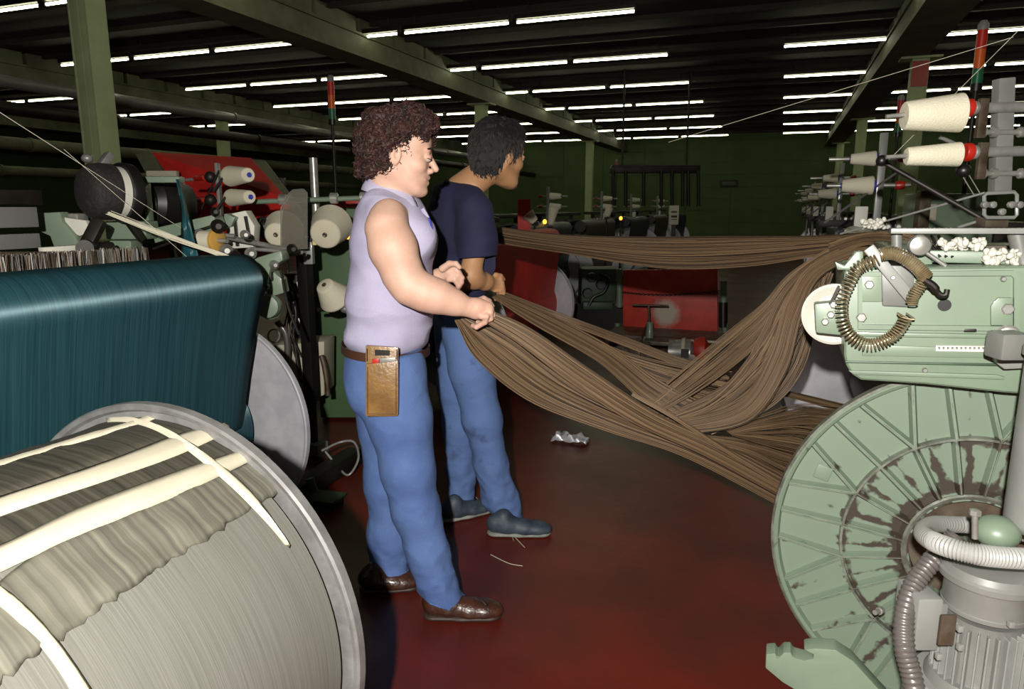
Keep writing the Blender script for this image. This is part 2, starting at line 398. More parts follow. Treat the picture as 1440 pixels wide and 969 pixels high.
# long overhead ducts beyond the left beam
for i, (x, z, r, m) in enumerate(((-9.6, 3.02, .085, M_grey), (-9.1, 2.62, .085, M_dark), (-15, 2.7, .13, M_beam), (-16, 2.2, .10, M_beam))):
    o = MB().cyl((x, 1, z), (x, 26.8, z), r, n=16)
    for k in range(9): o.cyl((x, 2+k*3, z), (x, 2.06+k*3, z), r+.02)
    tag(o.build('overhead_duct', m), ['pale grey overhead pipe left of the near column, upper one', 'dark overhead pipe left of the near column, lower one', 'wide drab pipe in the far left bay under the ceiling', 'lower drab pipe in the far left bay'][i], 'pipe')
# steel columns: web, two flanges, cap plate
def column(x, y, label, red=False, w=.2):
    t = thing('steel_column', label, 'column', (x, y, 0), 'green steel columns')
    MB().box((x, y, 1.69), (.02, w, 3.38)).build('web', M_col, t, smooth=0)
    for s in (-1, 1): MB().box((x+s*.095, y, 1.69), (.02, w, 3.38)).build('flange', M_col, t, bevel=.003)
    for s in (-1, 1): MB().box((x, y+s*(w/2-.012), 1.69), (.17, .016, 3.38)).build('cover_plate', M_col, t, bevel=.003)
    MB().box((x, y, 3.39), (.5, .3, .03)).build('cap_plate', M_col, t, bevel=.004)
    MB().box((x, y, .01), (.36, .36, .02)).build('base_plate', M_dgreen, t, bevel=.004)
    if red: MB().box((x, y-.103, 3.18), (.2, .012, .33)).build('red_band', M_redpl, t)
column(-5.68, 4.83, 'tall pale green steel column standing nearest, behind the teal loom')
column(-5.68, 13.5, 'green steel column with cap plate above the dark-haired man')
column(-5.68, 22.1, 'green steel column far down the hall under the left beam')
column(1.62, 11.5, 'green steel column with a red band, behind the nearest cones', True)
column(1.60, 18.8, 'thin green steel column under the right beam, second one back')
column(-12.1, 13.5, 'dim green column in the left bay beyond the red sheet')
column(-12.1, 22.1, 'dim green column far back in the left bay')
column(1.60, 25.5, 'farthest dim column under the right beam')
# fluorescent strips: housing and tube
M_tube = mat('lit_tube', '#fffbe0', .5, emit=TUBE_E, ecol='#f4f7d0')
lp = thing('strip_light', '', 'ceiling light', (0, 0, 0))
MB().box((0, 0, .045), (1.53, .11, .06)).build('housing', M_dark, lp, bevel=.004)
for s in (-1, 1):
    MB().box((s*.755, 0, -.005), (.02, .05, .06)).build('lamp_holder', M_dark, lp)
    MB().cyl((s*.6, 0, .07), (s*.6, 0, .222), .006, n=6).build('hanger', M_dark, lp)
MB().cyl((-.745, 0, -.012), (.745, 0, -.012), .016, n=10).build('tube', M_tube, lp)
ORD = ['nearest', 'second', 'third', 'fourth', 'fifth', 'sixth', 'seventh', 'eighth', 'ninth']
NUM = ['first', 'second', 'third', 'fourth', 'fifth', 'sixth', 'seventh', 'eighth', 'ninth']
rows = [6.36+2.66*k for k in range(8)]
for r, y in enumerate(rows):
    for bay, xs, nm in (('left', [-5.75-1.6*k for k in range(4)], 'left of the left beam'), ('middle', [-4.15, -2.55], 'in the middle bay'), ('right', [.62, 2.24, 3.86, 5.48], 'over the right-hand looms'), ('far', [-13.4, -15, -16.6], 'in the far left bay')):
        for k, x in enumerate(xs):
            if bay in ('far',) and r in (5, 7): continue
            side = NUM[k]+(' from the left beam' if bay in ('left', 'middle') else ' from its left end')
            place(lp, (x, y, CZ+2.30), None, 'lit fluorescent strip light %s, %s row, %s' % (nm, ORD[r], side), 'ceiling strip lights')
# small dark sign on the end wall
s_ = thing('wall_sign', 'small dark rectangular plate on the green end wall', 'sign', (PY(1025, 258, YW-.05)))
c = PY(1025, 258, YW-.04); MB().box(c, (.62, .03, .26)).build('plate', M_dark, s_, bevel=.005)
MB().box(c-V(0, .02, 0), (.45, .01, .12)).build('face', M_dgreen, s_, bevel=.003)
# ================================================================== LEFT FOREGROUND: taped warp beam lying on the floor
RX, RZ, RY = -1.25, .50, 1.125
t = thing('warp_beam', 'big roll of grey-green yarn with cream tape strips, lying in the left foreground', 'yarn roll', (RX, .3, 0))
yr = .462
MB().lathe([(0, yr), (1.0, yr), (1.9, yr)], (RX, RY-.02, RZ), (0, -1, 0), 128).build('yarn', M_greyyarn, t)
def disc_flange(c, d, R, m, parent, name='flange', hub=.12, th=.022, n=96, rimr=.012):
    """d points to the side we look at: dished aluminium flange with rolled rim"""
    return MB().lathe([(-th, hub*.6), (-th, R-.01), (-th*.6, R), (th*.35, R), (th*.6, R-.004), (th*.45, R-.014), (0, R-.02), (.004, R*.6), (.004, hub)], c, d, n).build(name, m, parent)
disc_flange((RX, RY, RZ), (0, -1, 0), .5, M_alu2, t)
disc_flange((RX, RY-1.9, RZ), (0, 1, 0), .5, M_alu2, t)
MB().cyl((RX, RY+.12, RZ), (RX, RY-2.0, RZ), .07, n=24).build('axle', M_steel, t)
def on_roll(a, y, lift=0): return V(RX+(yr+lift)*math.cos(a), y, RZ+(yr+lift)*math.sin(a))
def roll_pt(px, py):
    """where the line of sight through a pixel meets the yarn cylinder: (angle, y)"""
    d, F = ray(px, py); ox, oz = 0-RX, CZ-RZ
    A = d.x**2+d.z**2; B = 2*(ox*d.x+oz*d.z); C_ = ox*ox+oz*oz-yr*yr; q = B*B-4*A*C_
    if q < 0: q = 0
    tt = (-B-math.sqrt(q))/(2*A); p = V(0, 0, CZ)+d*tt
    return math.atan2(p.z-RZ, p.x-RX), p.y
def roll_patch(edgeA, edgeB, name, m, lift=.003, n=24, wav=.0, k=6, jag=0, lab=None, thick=True):
    """a strip lying on the roll between two lines of (px,py) points"""
    A = [Vector((*roll_pt(*p), 0)) for p in edgeA]; B = [Vector((*roll_pt(*p), 0)) for p in edgeB]
    A = spline(A, n) if len(A) > 1 else A*(n+1); B = spline(B, n)
    vs = []; fs = []
    for i in range(n+1):
        for j in range(k+1):
            q = A[i].lerp(B[i], j/k); l = lift+wav*noise.noise(V(q.x*9, q.y*14, 3))+.0015*noise.noise(V(q.x*40, q.y*30, 7))
            if j in (0, k): l = lift*.4
            aa, yy = q.x, q.y
            if jag and j == k: aa += jag*noise.noise(V(i*1.7, 0, 5))
            vs.append(on_roll(aa, yy, l))
    for i in range(n):
        for j in range(k): fs.append((i*(k+1)+j, i*(k+1)+j+1, (i+1)*(k+1)+j+1, (i+1)*(k+1)+j))
    mb = MB().add(vs, fs); o = mb.build(name, m, t, smooth=60)
    md = o.modifiers.new('s', 'SOLIDIFY'); md.thickness = .0012; md.offset = -1
    if lab: o['label'] = lab
    return o
# loose warp ends fanned over the wound yarn, then the tapes on top
roll_patch([(-60, 722), (100, 668), (240, 622), (300, 605)], [(-60, 640), (60, 610), (150, 592), (215, 584)], 'loose_yarn', M_greylay, .004, 40, .003, 8)
roll_patch([(-60, 830), (120, 748), (260, 685), (345, 650)], [(-60, 725), (100, 668), (240, 622), (310, 605)], 'loose_yarn', M_greylay, .003, 40, .002, 8)
roll_patch([(-50, 860), (60, 775), (200, 716), (375, 640)], [(-60, 1010), (100, 886), (250, 783), (393, 690)], 'loose_yarn', M_greyyarn, .005, 60, .007, 12, jag=.03)
M_gl2 = yarn_mat('grey_yarn_fanned', '#807d6e', '#56534a', (1,), 90, .6)
bpy.data.objects['loose_yarn.002'].data.materials[0] = M_gl2
roll_patch([(-60, 762), (0, 729), (150, 678), (250, 642), (325, 608)], [(-60, 715), (0, 700), (150, 650), (250, 612), (312, 596)], 'tape_strip', M_tape, .009, 40, 0, 3)
roll_patch([(-60, 838), (0, 807), (120, 752), (260, 694), (372, 640)], [(-60, 780), (0, 768), (120, 712), (260, 660), (352, 630)], 'tape_strip', M_tape, .009, 40, 0, 3)
roll_patch([(-60, 680), (0, 660), (100, 628), (180, 604), (222, 590)], [(-60, 668), (0, 650), (100, 619), (180, 596), (216, 583)], 'tape_strip', M_tape, .009, 30, 0, 2)
roll_patch([(150, 592), (220, 600), (290, 640), (360, 702), (405, 772)], [(152, 597), (215, 607), (280, 650), (345, 708), (398, 768)], 'tape_strip', M_tape, .013, 40, 0, 2)
roll_patch([(-70, 790), (0, 826), (60, 880), (120, 962), (150, 1010)], [(-90, 806), (-10, 850), (38, 893), (90, 962), (110, 1010)], 'tape_strip', M_tape, .013, 40, 0, 3)

# ================================================================== a loom, built once and copied down both rows
def cone_mesh(L=.17, r0=.052, r1=.034):
    return None
def make_cone(name='yarn_cone', L=.17, r0=.054, r1=.036, tip='M_blue'):
    """axis along +X, fat end at the origin"""
    t = thing(name, '', 'yarn cone')
    prof = [(0, r0*.55), (.002, r0*.93), (.010, r0)]
    for i in range(1, 22):
        u = i/22; prof.append((.01+(L-.02)*u, r0+(r1-r0)*u+.0007*(i % 2)))
    prof += [(L-.008, r1), (L-.001, r1*.9), (L, r1*.4)]
    MB().lathe(prof, (0, 0, 0), (1, 0, 0), 32).build('yarn', M_cone, t)
    MB().lathe([(L-.002, .015), (L+.007, .015), (L+.008, .011), (L+.008, .006)], (0, 0, 0), (1, 0, 0), 16).build('core_tip', MATS['blue_plastic'], t)
    MB().lathe([(-.012, .02), (-.012, r0*.62), (.001, r0*.66)], (0, 0, 0), (1, 0, 0), 20).build('core_base', MATS['blue_plastic'], t)
    return t
def oriented(o, d, roll=0):
    """turn an object so its local +X looks along d"""
    d = Vector(d).normalized(); q = d.to_track_quat('X', 'Z'); return q.to_euler()

def make_loom(yarn_m, W=2.2):
    """local frame: the front (towards the aisle) looks to +X, width along +Y 0..2.15, right end plate at Y=0"""
    t = thing('power_loom', '', 'loom')
    for y in (0, W):
        f = MB().prism([V(-1.5, y, 0), V(-1.5, y, .75), V(-1.25, y, 1.02), V(-.5, y, 1.08), V(-.25, y, 1.0), V(-.12, y, .62), V(-.12, y, 0), V(-.3, y, 0), V(-.42, y, .3), V(-1.1, y, .3), V(-1.25, y, 0)], (0, .09, 0)).build('side_frame', M_green, t, bevel=.012)
        MB().box((-.85, y+.045, .8), (.6, .12, .22)).build('gear_case', M_green, f, bevel=.02)
        MB().lathe([(0, .13), (.03, .14), (.06, .1)], (-.5, y-.005, .5), (0, -1, 0), 24).build('hand_wheel', M_dark, f)
    MB().box((-1.0, W/2, 1.0), (.14, W, .10)).build('cross_beam', M_green, t, bevel=.01)
    MB().box((-1.35, W/2, .55), (.10, W, .12)).build('rear_rail', M_green, t, bevel=.01)
    MB().box((-.35, W/2, 1.06), (.05, W, .05)).build('reed_rail', M_steel, t, bevel=.004)
    for k in range(5): MB().box((-.55-k*.07, W/2, 1.10+.03*(k % 2)), (.012, W-.2, .16)).build('heddle_frame', M_greym, t, smooth=0)
    MB().box((-.75, W/2, 1.30), (.28, W*.9, .05)).build('top_rail', M_dark, t, bevel=.006)
    for y in (.25, W-.25): MB().box((-.75, y, 1.18), (.06, .05, .26)).build('post', M_dark, t)
    # beam with flanges and the whip roller
    MB().cyl((-.32, .12, .52), (-.32, W-.05, .52), .27, n=40).build('yarn_roll', yarn_m, t)
    for y, s in ((.10, -1), (W-.05, 1)): disc_flange((-.32, y, .52), (0, -s, 0), .44, M_alu, t, n=56)
    MB().cyl((-.09, .1, 1.14), (-.09, W-.1, 1.14), .08, n=24).build('whip_roller', yarn_m, t)
    sh = [V(-.62, 0, 1.10), V(-.3, 0, 1.19), V(-.12, 0, 1.225), V(-.03, 0, 1.20), V(-.003, 0, 1.13), V(-.02, 0, .9), V(-.06, 0, .6)]
    sp_ = spline(sh, 24); vs = []; fs = []
    for p in sp_: vs += [p+V(0, .14, 0), p+V(0, W-.14, 0)]
    for i in range(len(sp_)-1): fs.append((2*i, 2*i+1, 2*i+3, 2*i+2))
    MB().add(vs, fs).build('warp_sheet', yarn_m, t, smooth=60)
    return t
def make_creel():
    """post with two cone spindles, clamp bars and a thread guide; cones are things of their own"""
    t = thing('cone_stand', '', 'cone stand')
    MB().box((0, 0, .55), (.035, .035, 1.1)).build('post', M_grey, t, bevel=.003)
    MB().box((0, 0, 1.38), (.04, .05, .62)).build('bracket', M_grey, t, bevel=.004)
    for z in (1.42, 1.56):
        MB().cyl((-.16, 0, z), (.28, 0, z), .011).build('spindle', M_steel, t)
        MB().lathe([(0, .02), (.03, .024), (.05, .018)], (-.13, 0, z), (1, 0, 0), 12).build('red_collar', M_redpl, t)
    MB().bar((-.1, .02, 1.5), (.28, .02, 1.22), .012, .012).build('guide_arm', M_dark, t)
    MB().box((.02, 0, 1.16), (.3, .07, .06)).build('base_bracket', M_dark, t, bevel=.006)
    MB().box((.08, -.04, 1.24), (.07, .05, .14)).build('tension_box', M_white, t, bevel=.006)
    for k in range(4): MB().lathe([(0, .012), (.01, .02), (.03, .02), (.04, .012)], (-.18+.055*k, -.03, 1.2), (0, -1, 0), 10).build('tension_disc', M_steel, t)
    return t
def make_signal():
    t = thing('signal_light', '', 'signal light')
    MB().cyl((0, 0, 0), (0, 0, 2.05), .012).build('pole', M_dark, t)
    MB().cyl((0, 0, 2.05), (0, 0, 2.09), .03).build('base_cap', M_black, t)
    MB().cyl((0, 0, 2.09), (0, 0, 2.17), .027).build('green_lens', mat('green_lens', '#1f5a3a', .3), t)
    MB().cyl((0, 0, 2.17), (0, 0, 2.27), .027).build('orange_lens', mat('orange_lens', '#b4501c', .3), t)
    MB().cyl((0, 0, 2.27), (0, 0, 2.37), .027).build('red_lens', mat('red_lens', '#a0221a', .3), t)
    MB().lathe([(0, .028), (.03, .028), (.05, .015)], (0, 0, 2.37), (0, 0, 1)).build('top_cap', M_grey, t)
    return t
cone0 = make_cone(); creel0 = make_creel(); sig0 = make_signal()
M_navy = yarn_mat('dark_blue_yarn', '#1c2338', '#121728', (1,), 200, .5)
M_sand = yarn_mat('sand_yarn', '#6d6450', '#554c3c', (1,), 200, .5)
# left row: looms beyond the teal one; right row mirrored
loom_red = make_loom(M_red, 1.88); loom_navy = make_loom(M_navy); loom_sand = make_loom(M_sand)
place(loom_red, (-1.88, 4.56, 0), 0, 'green loom with a bright red warp sheet, across the aisle behind the men', 'looms')
for i, (pr, x, y, lab) in enumerate(((loom_navy, -2.6, 7.2, 'third green loom of the left row, dark warp, cones at its end'), (loom_sand, -2.6, 9.9, 'fourth green loom of the left row, sand-coloured warp'), (loom_navy, -2.6, 13.1, 'fifth loom of the left row, half hidden and dark'), (loom_sand, -2.6, 15.9, 'sixth loom of the left row, small and dim'), (loom_navy, -2.6, 19.5, 'last loom of the left row before the green wall'))):
    place(pr, (x, y, 0), 0, lab, 'looms')
for i, (pr, x, y, lab) in enumerate(((loom_sand, .55, 7.3, 'second green loom of the right row, behind the nearest one'), (loom_navy, .55, 10.3, 'third loom of the right row'), (loom_sand, .55, 13.4, 'fourth loom of the right row, small'), (loom_navy, .55, 16.4, 'fifth loom of the right row, tiny and dim'), (loom_sand, .55, 19.5, 'sixth loom of the right row near the end wall'))):
    place(pr, (x, y, 0), PI, lab, 'looms')
# cone stands, cones and signal lights down the rows
ci_ = 0
for i, (x, y, s, w_) in enumerate(((-3.05, 9.6, 1, 'left'), (-3.05, 12.8, 1, 'left'), (-3.05, 15.5, 1, 'left'), (-3.05, 19, 1, 'left'), (.52, 4.7, -1, 'right'), (.52, 7.75, -1, 'right'), (.52, 10.8, -1, 'right'), (.52, 13.8, -1, 'right'), (.52, 16.9, -1, 'right'))):
    k = i if s > 0 else i-4; who = ['nearest', 'second', 'third', 'fourth', 'farthest'][k]+' of the far %s row' % w_
    st_ = place(creel0, (x, y, 0), 0 if s > 0 else PI, 'cone stand with two spindles, '+who, 'cone stands of the rows')
    kz = 1 if s > 0 else 1.085; st_.scale = (1, 1, kz)
    for z, ud in ((1.56*kz, 'upper'), (1.42*kz, 'lower')):
        place(cone0, (x+s*.03, y, z), 0 if s > 0 else PI, '%s cream yarn cone on the stand %s' % (ud, who), 'cones on the far stands', scale=.95 if s > 0 else (.8 if ud == 'upper' else 1.0))
for (x, y, lab) in ((-3.35, 4.95, 'signal light pole with red and orange lenses, just left of the curly-haired man'), (-3.4, 15.55, 'signal light pole in front of the far green wall, left row'), (-2.9, 18.7, 'farthest signal light pole, left row'), (.95, 7.6, 'slim signal light pole over the far right looms'), (.967, 4.8, 'signal light with red lens at the top right, before the strip lights')):
    place(sig0, (x, y, 0), 0, lab, 'signal lights')
# ================================================================== TEAL LOOM, left foreground
FR = Vector((cp, sp, 0)); FF = Vector((-sp, cp, 0)); UP = Vector((0, 0, 1))   # image right, image depth
t = thing('power_loom', 'green loom carrying the teal warp sheet and silver beam flange, left foreground', 'loom', (-2.1, 1.2, 0), 'looms')
Y1 = 2.27; Y0 = .25
# whip roller hidden under the sheet, sheet going back to the heddles and down to the beam
rc = V(-1.99, 0, 1.125); rr = .112
pts = [V(-3.0, 0, 1.13), V(-2.6, 0, 1.175), V(-2.3, 0, 1.21), V(-2.10, 0, 1.234)]
for a in range(80, -25, -8): pts.append(rc+V(rr*math.cos(math.radians(a)), 0, rr*math.sin(math.radians(a))))
pts += [V(-1.915, 0, .95), V(-1.955, 0, .75), V(-1.985, 0, .56), V(-2.01, 0, .46)]
vs = []; fs = []; ny = 30
for i, p in enumerate(pts):
    for j in range(ny+1):
        y = Y0+(Y1-Y0)*j/ny
        if i < 4: y -= (4-i)*.012*j/ny
        vs.append(V(p.x, y-(.02*max(0, i-17)*j/ny), p.z)+V(.0012*math.sin(j*1.9+i*.2), 0, 0))
for i in range(len(pts)-1):
    for j in range(ny): a = i*(ny+1)+j; fs.append((a, a+1, a+ny+2, a+ny+1))
o = MB().add(vs, fs).build('warp_sheet', M_teal, t, smooth=70)
md = o.modifiers.new('s', 'SOLIDIFY'); md.thickness = .006; md.offset = -1
MB().cyl((rc.x, Y0, rc.z), (rc.x, Y1-.03, rc.z), rr-.012, n=32).build('whip_roller', M_dark, t)
MB().cyl((-2.2, Y0, .52), (-2.2, Y1+.0, .52), .21, n=48).build('yarn_roll', M_teal, t)
f = disc_flange((-2.2, Y1+.05, .52), (0, -1, 0), .445, M_alu, t, n=96)
MB().cyl((-2.2, Y1-.1, .52), (-2.2, Y1+.3, .52), .05).build('axle', M_steel, t)
# loom frame behind the sheet
MB().prism([V(-3.4, Y1+.12, 0), V(-3.4, Y1+.12, .9), V(-3.1, Y1+.12, 1.15), V(-2.55, Y1+.12, 1.15), V(-2.35, Y1+.12, .9), V(-2.45, Y1+.12, 0)], (0, .09, 0)).build('side_frame', M_green, t, bevel=.012)
for y in (.35,): MB().prism([V(-3.4, y, 0), V(-3.4, y, .9), V(-3.1, y, 1.1), V(-2.55, y, 1.1), V(-2.35, y, .9), V(-2.45, y, 0)], (0, .09, 0)).build('side_frame', M_green, t, bevel=.012)
MB().box((-3.0, 1.3, .95), (.14, 2.0, .12)).build('cross_beam', M_green, t, bevel=.01)
# grey sheet covers and the heddle wires hanging over the warp
for (a, b, c_, d_) in ((-40, 52, 291, 322), (-40, 56, 328, 354)):
    p = PX(a, d_, -2.62); q = PX(b, c_, -2.62)
    MB().box((-2.63, (p.y+q.y)/2, (p.z+q.z)/2), (.02, abs(q.y-p.y), abs(q.z-p.z))).build('cover_plate', M_greym, t, bevel=.004)
p = PX(-40, 288, -2.64); q = PX(60, 268, -2.64)
MB().box((-2.66, (p.y+q.y)/2, (p.z+q.z)/2), (.03, abs(q.y-p.y), abs(q.z-p.z))).build('cover_plate', M_dark, t, bevel=.004)
hd = MB(); hw = MB()
for k in range(520):
    px = -20+k*.43; top = PX(px, 366-(px*.07), -2.36); y = top.y; x = -2.36+random.uniform(-.03, .03)
    (hd if k % 7 < 3 or random.random() < .3 else hw).bar((x, y, 1.19), (x+random.uniform(-.006, .006), y+random.uniform(-.004, .004), 1.262+random.uniform(-.004, .006)), .002, .002)
o = hw.build('heddle_wires', M_greym, t, smooth=0); o['kind'] = 'stuff'
o = hd.build('heddle_wires', M_rust, t, smooth=0); o['kind'] = 'stuff'
p = PX(58, 352, -2.45); q = PX(110, 348, -2.45)
MB().bar(p, q, .03, .02).build('white_rail', M_white, t, bevel=.003)
p = PX(0, 358, -2.43); q = PX(190, 356, -2.43)
MB().bar(p, q, .05, .018).build('rusty_rail', M_rust, t, bevel=.003)
def gbox(px0, py0, px1, py1, F, depth, name, m, parent, bev=.006, tilt=0):
    """a block facing the aisle, spanning two corners seen at distance F"""
    a = PF(px0, py0, F); b = PF(px1, py1, F); c = (a+b)/2+FF*(depth/2)
    w = abs((b-a).dot(FR)); h = abs(b.z-a.z)
    R = Matrix((FR, FF, UP)).transposed()
    if tilt: R = R @ Matrix.Rotation(tilt, 3, 'Y')
    return MB().box(c, (w, depth, h), R).build(name, m, parent, bevel=min(bev, w/4, h/4, depth/4))
def gpoly(pts, F, depth, name, m, parent, bev=.004):
    return MB().prism([PF(x, y, F) for x, y in pts], FF*depth).build(name, m, parent, bevel=bev)
# castings above the sheet
gpoly([(50, 300), (84, 298), (88, 312), (104, 330), (116, 352), (78, 354), (70, 332), (52, 324)], 2.95, .06, 'bracket', M_green, t, .006)
gbox(146, 311, 206, 337, 3.05, .12, 'gear_box', M_green, t, .01)
gbox(150, 338, 186, 360, 3.05, .1, 'gear_box', M_green, t, .01)
gbox(84, 300, 112, 328, 3.0, .08, 'clamp', M_steel, t, .01)
gpoly([(86, 305), (120, 310), (128, 326), (112, 332), (90, 322)], 2.97, .03, 'clamp', M_white, t, .004)
f_ = gbox(181, 248, 252, 257, 3.15, .06, 'guard_frame', M_green, t)
gbox(200, 256, 209, 311, 3.15, .05, 'guard_frame', M_green, t); gbox(181, 306, 206, 312, 3.15, .05, 'guard_frame', M_green, t)
MB().bar(PF(141, 309, 2.75), PF(121, 348, 2.7), .05, .04, FF).build('lever', M_dark, t, bevel=.012)
MB().cyl(PF(119, 349, 2.64), PF(128, 347, 2.78), .03, n=24).build('lever_boss', M_dark, t)
MB().cyl(PF(128, 350, 2.78), PF(158, 348, 2.85), .022, n=20).build('lever_shaft', M_dark, t)
# weft feeder drum: black pouch, white band, black back disc
ax = (FR*.52+FF*.80-UP*.05).normalized()
fd = thing('weft_feeder', 'black weft feeder drum with a white band, in front of the nearest column', 'weft feeder', PF(126, 268, 2.9)-V(0, 0, .12))
c0 = PF(124, 268, 2.86)
MB().lathe([(-.025, .02), (-.022, .05), (-.012, .085), (.01, .106), (.05, .112), (.085, .112)], c0, ax, 48).build('drum', M_black2, fd)
MB().lathe([(.085, .104), (.12, .104)], c0, ax, 48).build('white_band', M_white, fd)
MB().lathe([(.12, .05), (.12, .118), (.13, .122), (.165, .118), (.175, .10), (.18, .04)], c0, ax, 48).build('back_disc', M_black, fd)
MB().bar(c0+ax*.06+UP*.10, c0+ax*.10+UP*.15, .04, .03).build('clamp', M_greym, fd, bevel=.006)
MB().ell(c0+ax*.02+UP*.125-FR*.01, (.022, .022, .018)).build('knob', M_greym, fd)
MB().bar(c0+ax*.14-UP*.10, c0+ax*.2-UP*.19, .03, .03).build('mount', M_dark, fd, bevel=.005)
# second, dark feeder drum behind it
fd = thing('weft_feeder', 'dark weft feeder half hidden behind the green guard frame', 'weft feeder', PF(215, 290, 3.5)-V(0, 0, .12))
MB().lathe([(0, .02), (.0, .10), (.03, .125), (.12, .125), (.14, .11), (.2, .1)], PF(205, 285, 3.4), ax, 40).build('drum', M_black, fd)
MB().lathe([(0, .05), (.03, .06), (.05, .02)], PF(203, 287, 3.36), ax, 24).build('hub', M_dark, fd)
# narrow strip of teal cloth hanging from the guard frame
vs = []; fs = []
for i in range(21):
    u = i/20; xl = 247+13*u+3*math.sin(u*5); xr = 252+28*u
    for j in range(5): vs.append(PF(xl+(xr-xl)*j/4, 252+112*u, 2.98+.02*math.sin(j*1.6+u*4)))
for i in range(20):
    for j in range(4): a = i*5+j; fs.append((a, a+1, a+6, a+5))
o = MB().add(vs, fs).build('cloth_strip', M_tealc, None, smooth=60); tag(o, 'narrow strip of teal cloth hanging beside the red sheet', 'cloth')
md = o.modifiers.new('s', 'SOLIDIFY'); md.thickness = .002
# more castings between the frame and the cones
t2 = thing('dobby_head', 'green shedding gear box with arms and shafts, above the right end of the teal sheet', 'machine part', PF(330, 330, 3.2)-V(0, 0, .3))
gpoly([(212, 322), (300, 302), (304, 314), (218, 342)], 3.15, .10, 'arm', M_green, t2)
gpoly([(262, 322), (318, 300), (330, 306), (325, 318), (270, 338)], 3.3, .12, 'arm', M_green, t2)
gpoly([(318, 302), (345, 296), (358, 318), (356, 348), (322, 350)], 3.35, .08, 'housing', M_white, t2)
for a, b in (((330, 306), (334, 346)), ((345, 304), (352, 340))): MB().bar(PF(*a, 3.33), PF(*b, 3.33), .012, .012).build('strap', M_black, t2)
gpoly([(345, 372), (362, 362), (395, 352), (398, 366), (380, 378), (376, 398), (362, 400)], 3.1, .10, 'casting', M_green, t2, .008)
gpoly([(362, 396), (382, 380), (396, 392), (400, 412), (380, 418)], 3.15, .08, 'casting', M_green, t2, .008)
MB().ell(PF(381, 432, 3.2), (.052, .052, .06)).build('round_case', M_green, t2)
MB().lathe([(0, .055), (.03, .05), (.035, .03)], PF(378, 430, 3.14), -FF, 24).build('case_lid', M_green, t2)
MB().cyl(PF(300, 330, 3.2), PF(330, 332, 3.2), .01).build('shaft', M_steel, t2)
MB().cyl(PF(312, 332, 3.2), PF(430, 357, 3.5), .012).build('shaft', M_steel, t2)
MB().cyl(PF(352, 350, 3.15), PF(425, 355, 3.3), .009).build('shaft', M_steel, t2)
for i, (x, y, r) in enumerate(((306, 318, .03), (318, 352, .028), (330, 362, .03), (352, 356, .025), (410, 350, .022), (385, 372, .02), (302, 298, .02), (344, 330, .02), (372, 402, .02))):
    MB().lathe([(0, r), (.02, r), (.03, r*.7), (.05, r*.4)], PF(x, y, 3.1), (FR*.5-FF).normalized(), 16).build('collar', M_steel if i % 2 else M_dark, t2)
gbox(355, 376, 382, 396, 3.12, .05, 'block', M_dark, t2); gbox(346, 390, 372, 428, 3.3, .06, 'block', M_black, t2)
for k, a in enumerate((((215, 350), (250, 340), (262, 362)), ((330, 350), (345, 372), (352, 388)), ((395, 380), (405, 430), (420, 470)))):
    MB().tube(spline([PF(*q, 3.1) for q in a], 12), .006).build('rod', M_dark, t2)
# bobbin with a yellow flange
bb = thing('bobbin', 'small white bobbin with an ochre flange beside the teal strip', 'bobbin', PF(295, 336, 3.1)-V(0, 0, .05))
d_ = (FR-FF*.35).normalized(); c_ = PF(283, 338, 3.15)
MB().lathe([(0, .038), (.005, .042), (.07, .042), (.075, .038)], c_, d_, 32).build('yarn', M_cone, bb)
MB().lathe([(-.012, .046), (-.004, .05), (0, .048)], c_, d_, 32).build('flange', M_greym, bb)
MB().lathe([(.075, .048), (.079, .052), (.09, .052), (.094, .046)], c_, d_, 32).build('flange', mat('ochre_plastic', '#c79a4a', .4), bb)
MB().cyl(c_+d_*.09, c_+d_*.14, .01).build('spindle', M_steel, bb)
# red warp sheet of a loom across the far side, leaning in its grey-green frame
t3 = thing('tilted_warp_frame', 'bright red slanting warp sheet in a grey-green frame, behind the small cones', 'loom', PF(330, 300, 5.2)-V(0, 0, .5))
def quad(name, P_, m, parent, th=.01):
    return MB().prism(P_, FF*th).build(name, m, parent, smooth=0)
quad('red_sheet', [PF(213, 214, 5.6), PF(352, 222, 5.6), PF(402, 278, 5.0), PF(425, 318, 4.9), PF(420, 340, 4.9), PF(262, 340, 4.9)], M_red, t3)
quad('frame_side', [PF(190, 216, 5.62), PF(214, 214, 5.6), PF(262, 300, 5.0), PF(236, 300, 5.0)], M_beam, t3, .03)
quad('frame_side', [PF(350, 224, 5.6), PF(372, 226, 5.6), PF(432, 306, 4.95), PF(424, 316, 4.9)], M_beam, t3, .03)
gbox(205, 240, 248, 248, 5.1, .05, 'name_plate', M_board, t3)
gbox(200, 250, 400, 262, 5.7, .05, 'support', M_dark, t3)
for x in (240, 400): gbox(x, 300, x+9, 470, 5.3, .05, 'leg', M_dgreen, t3)
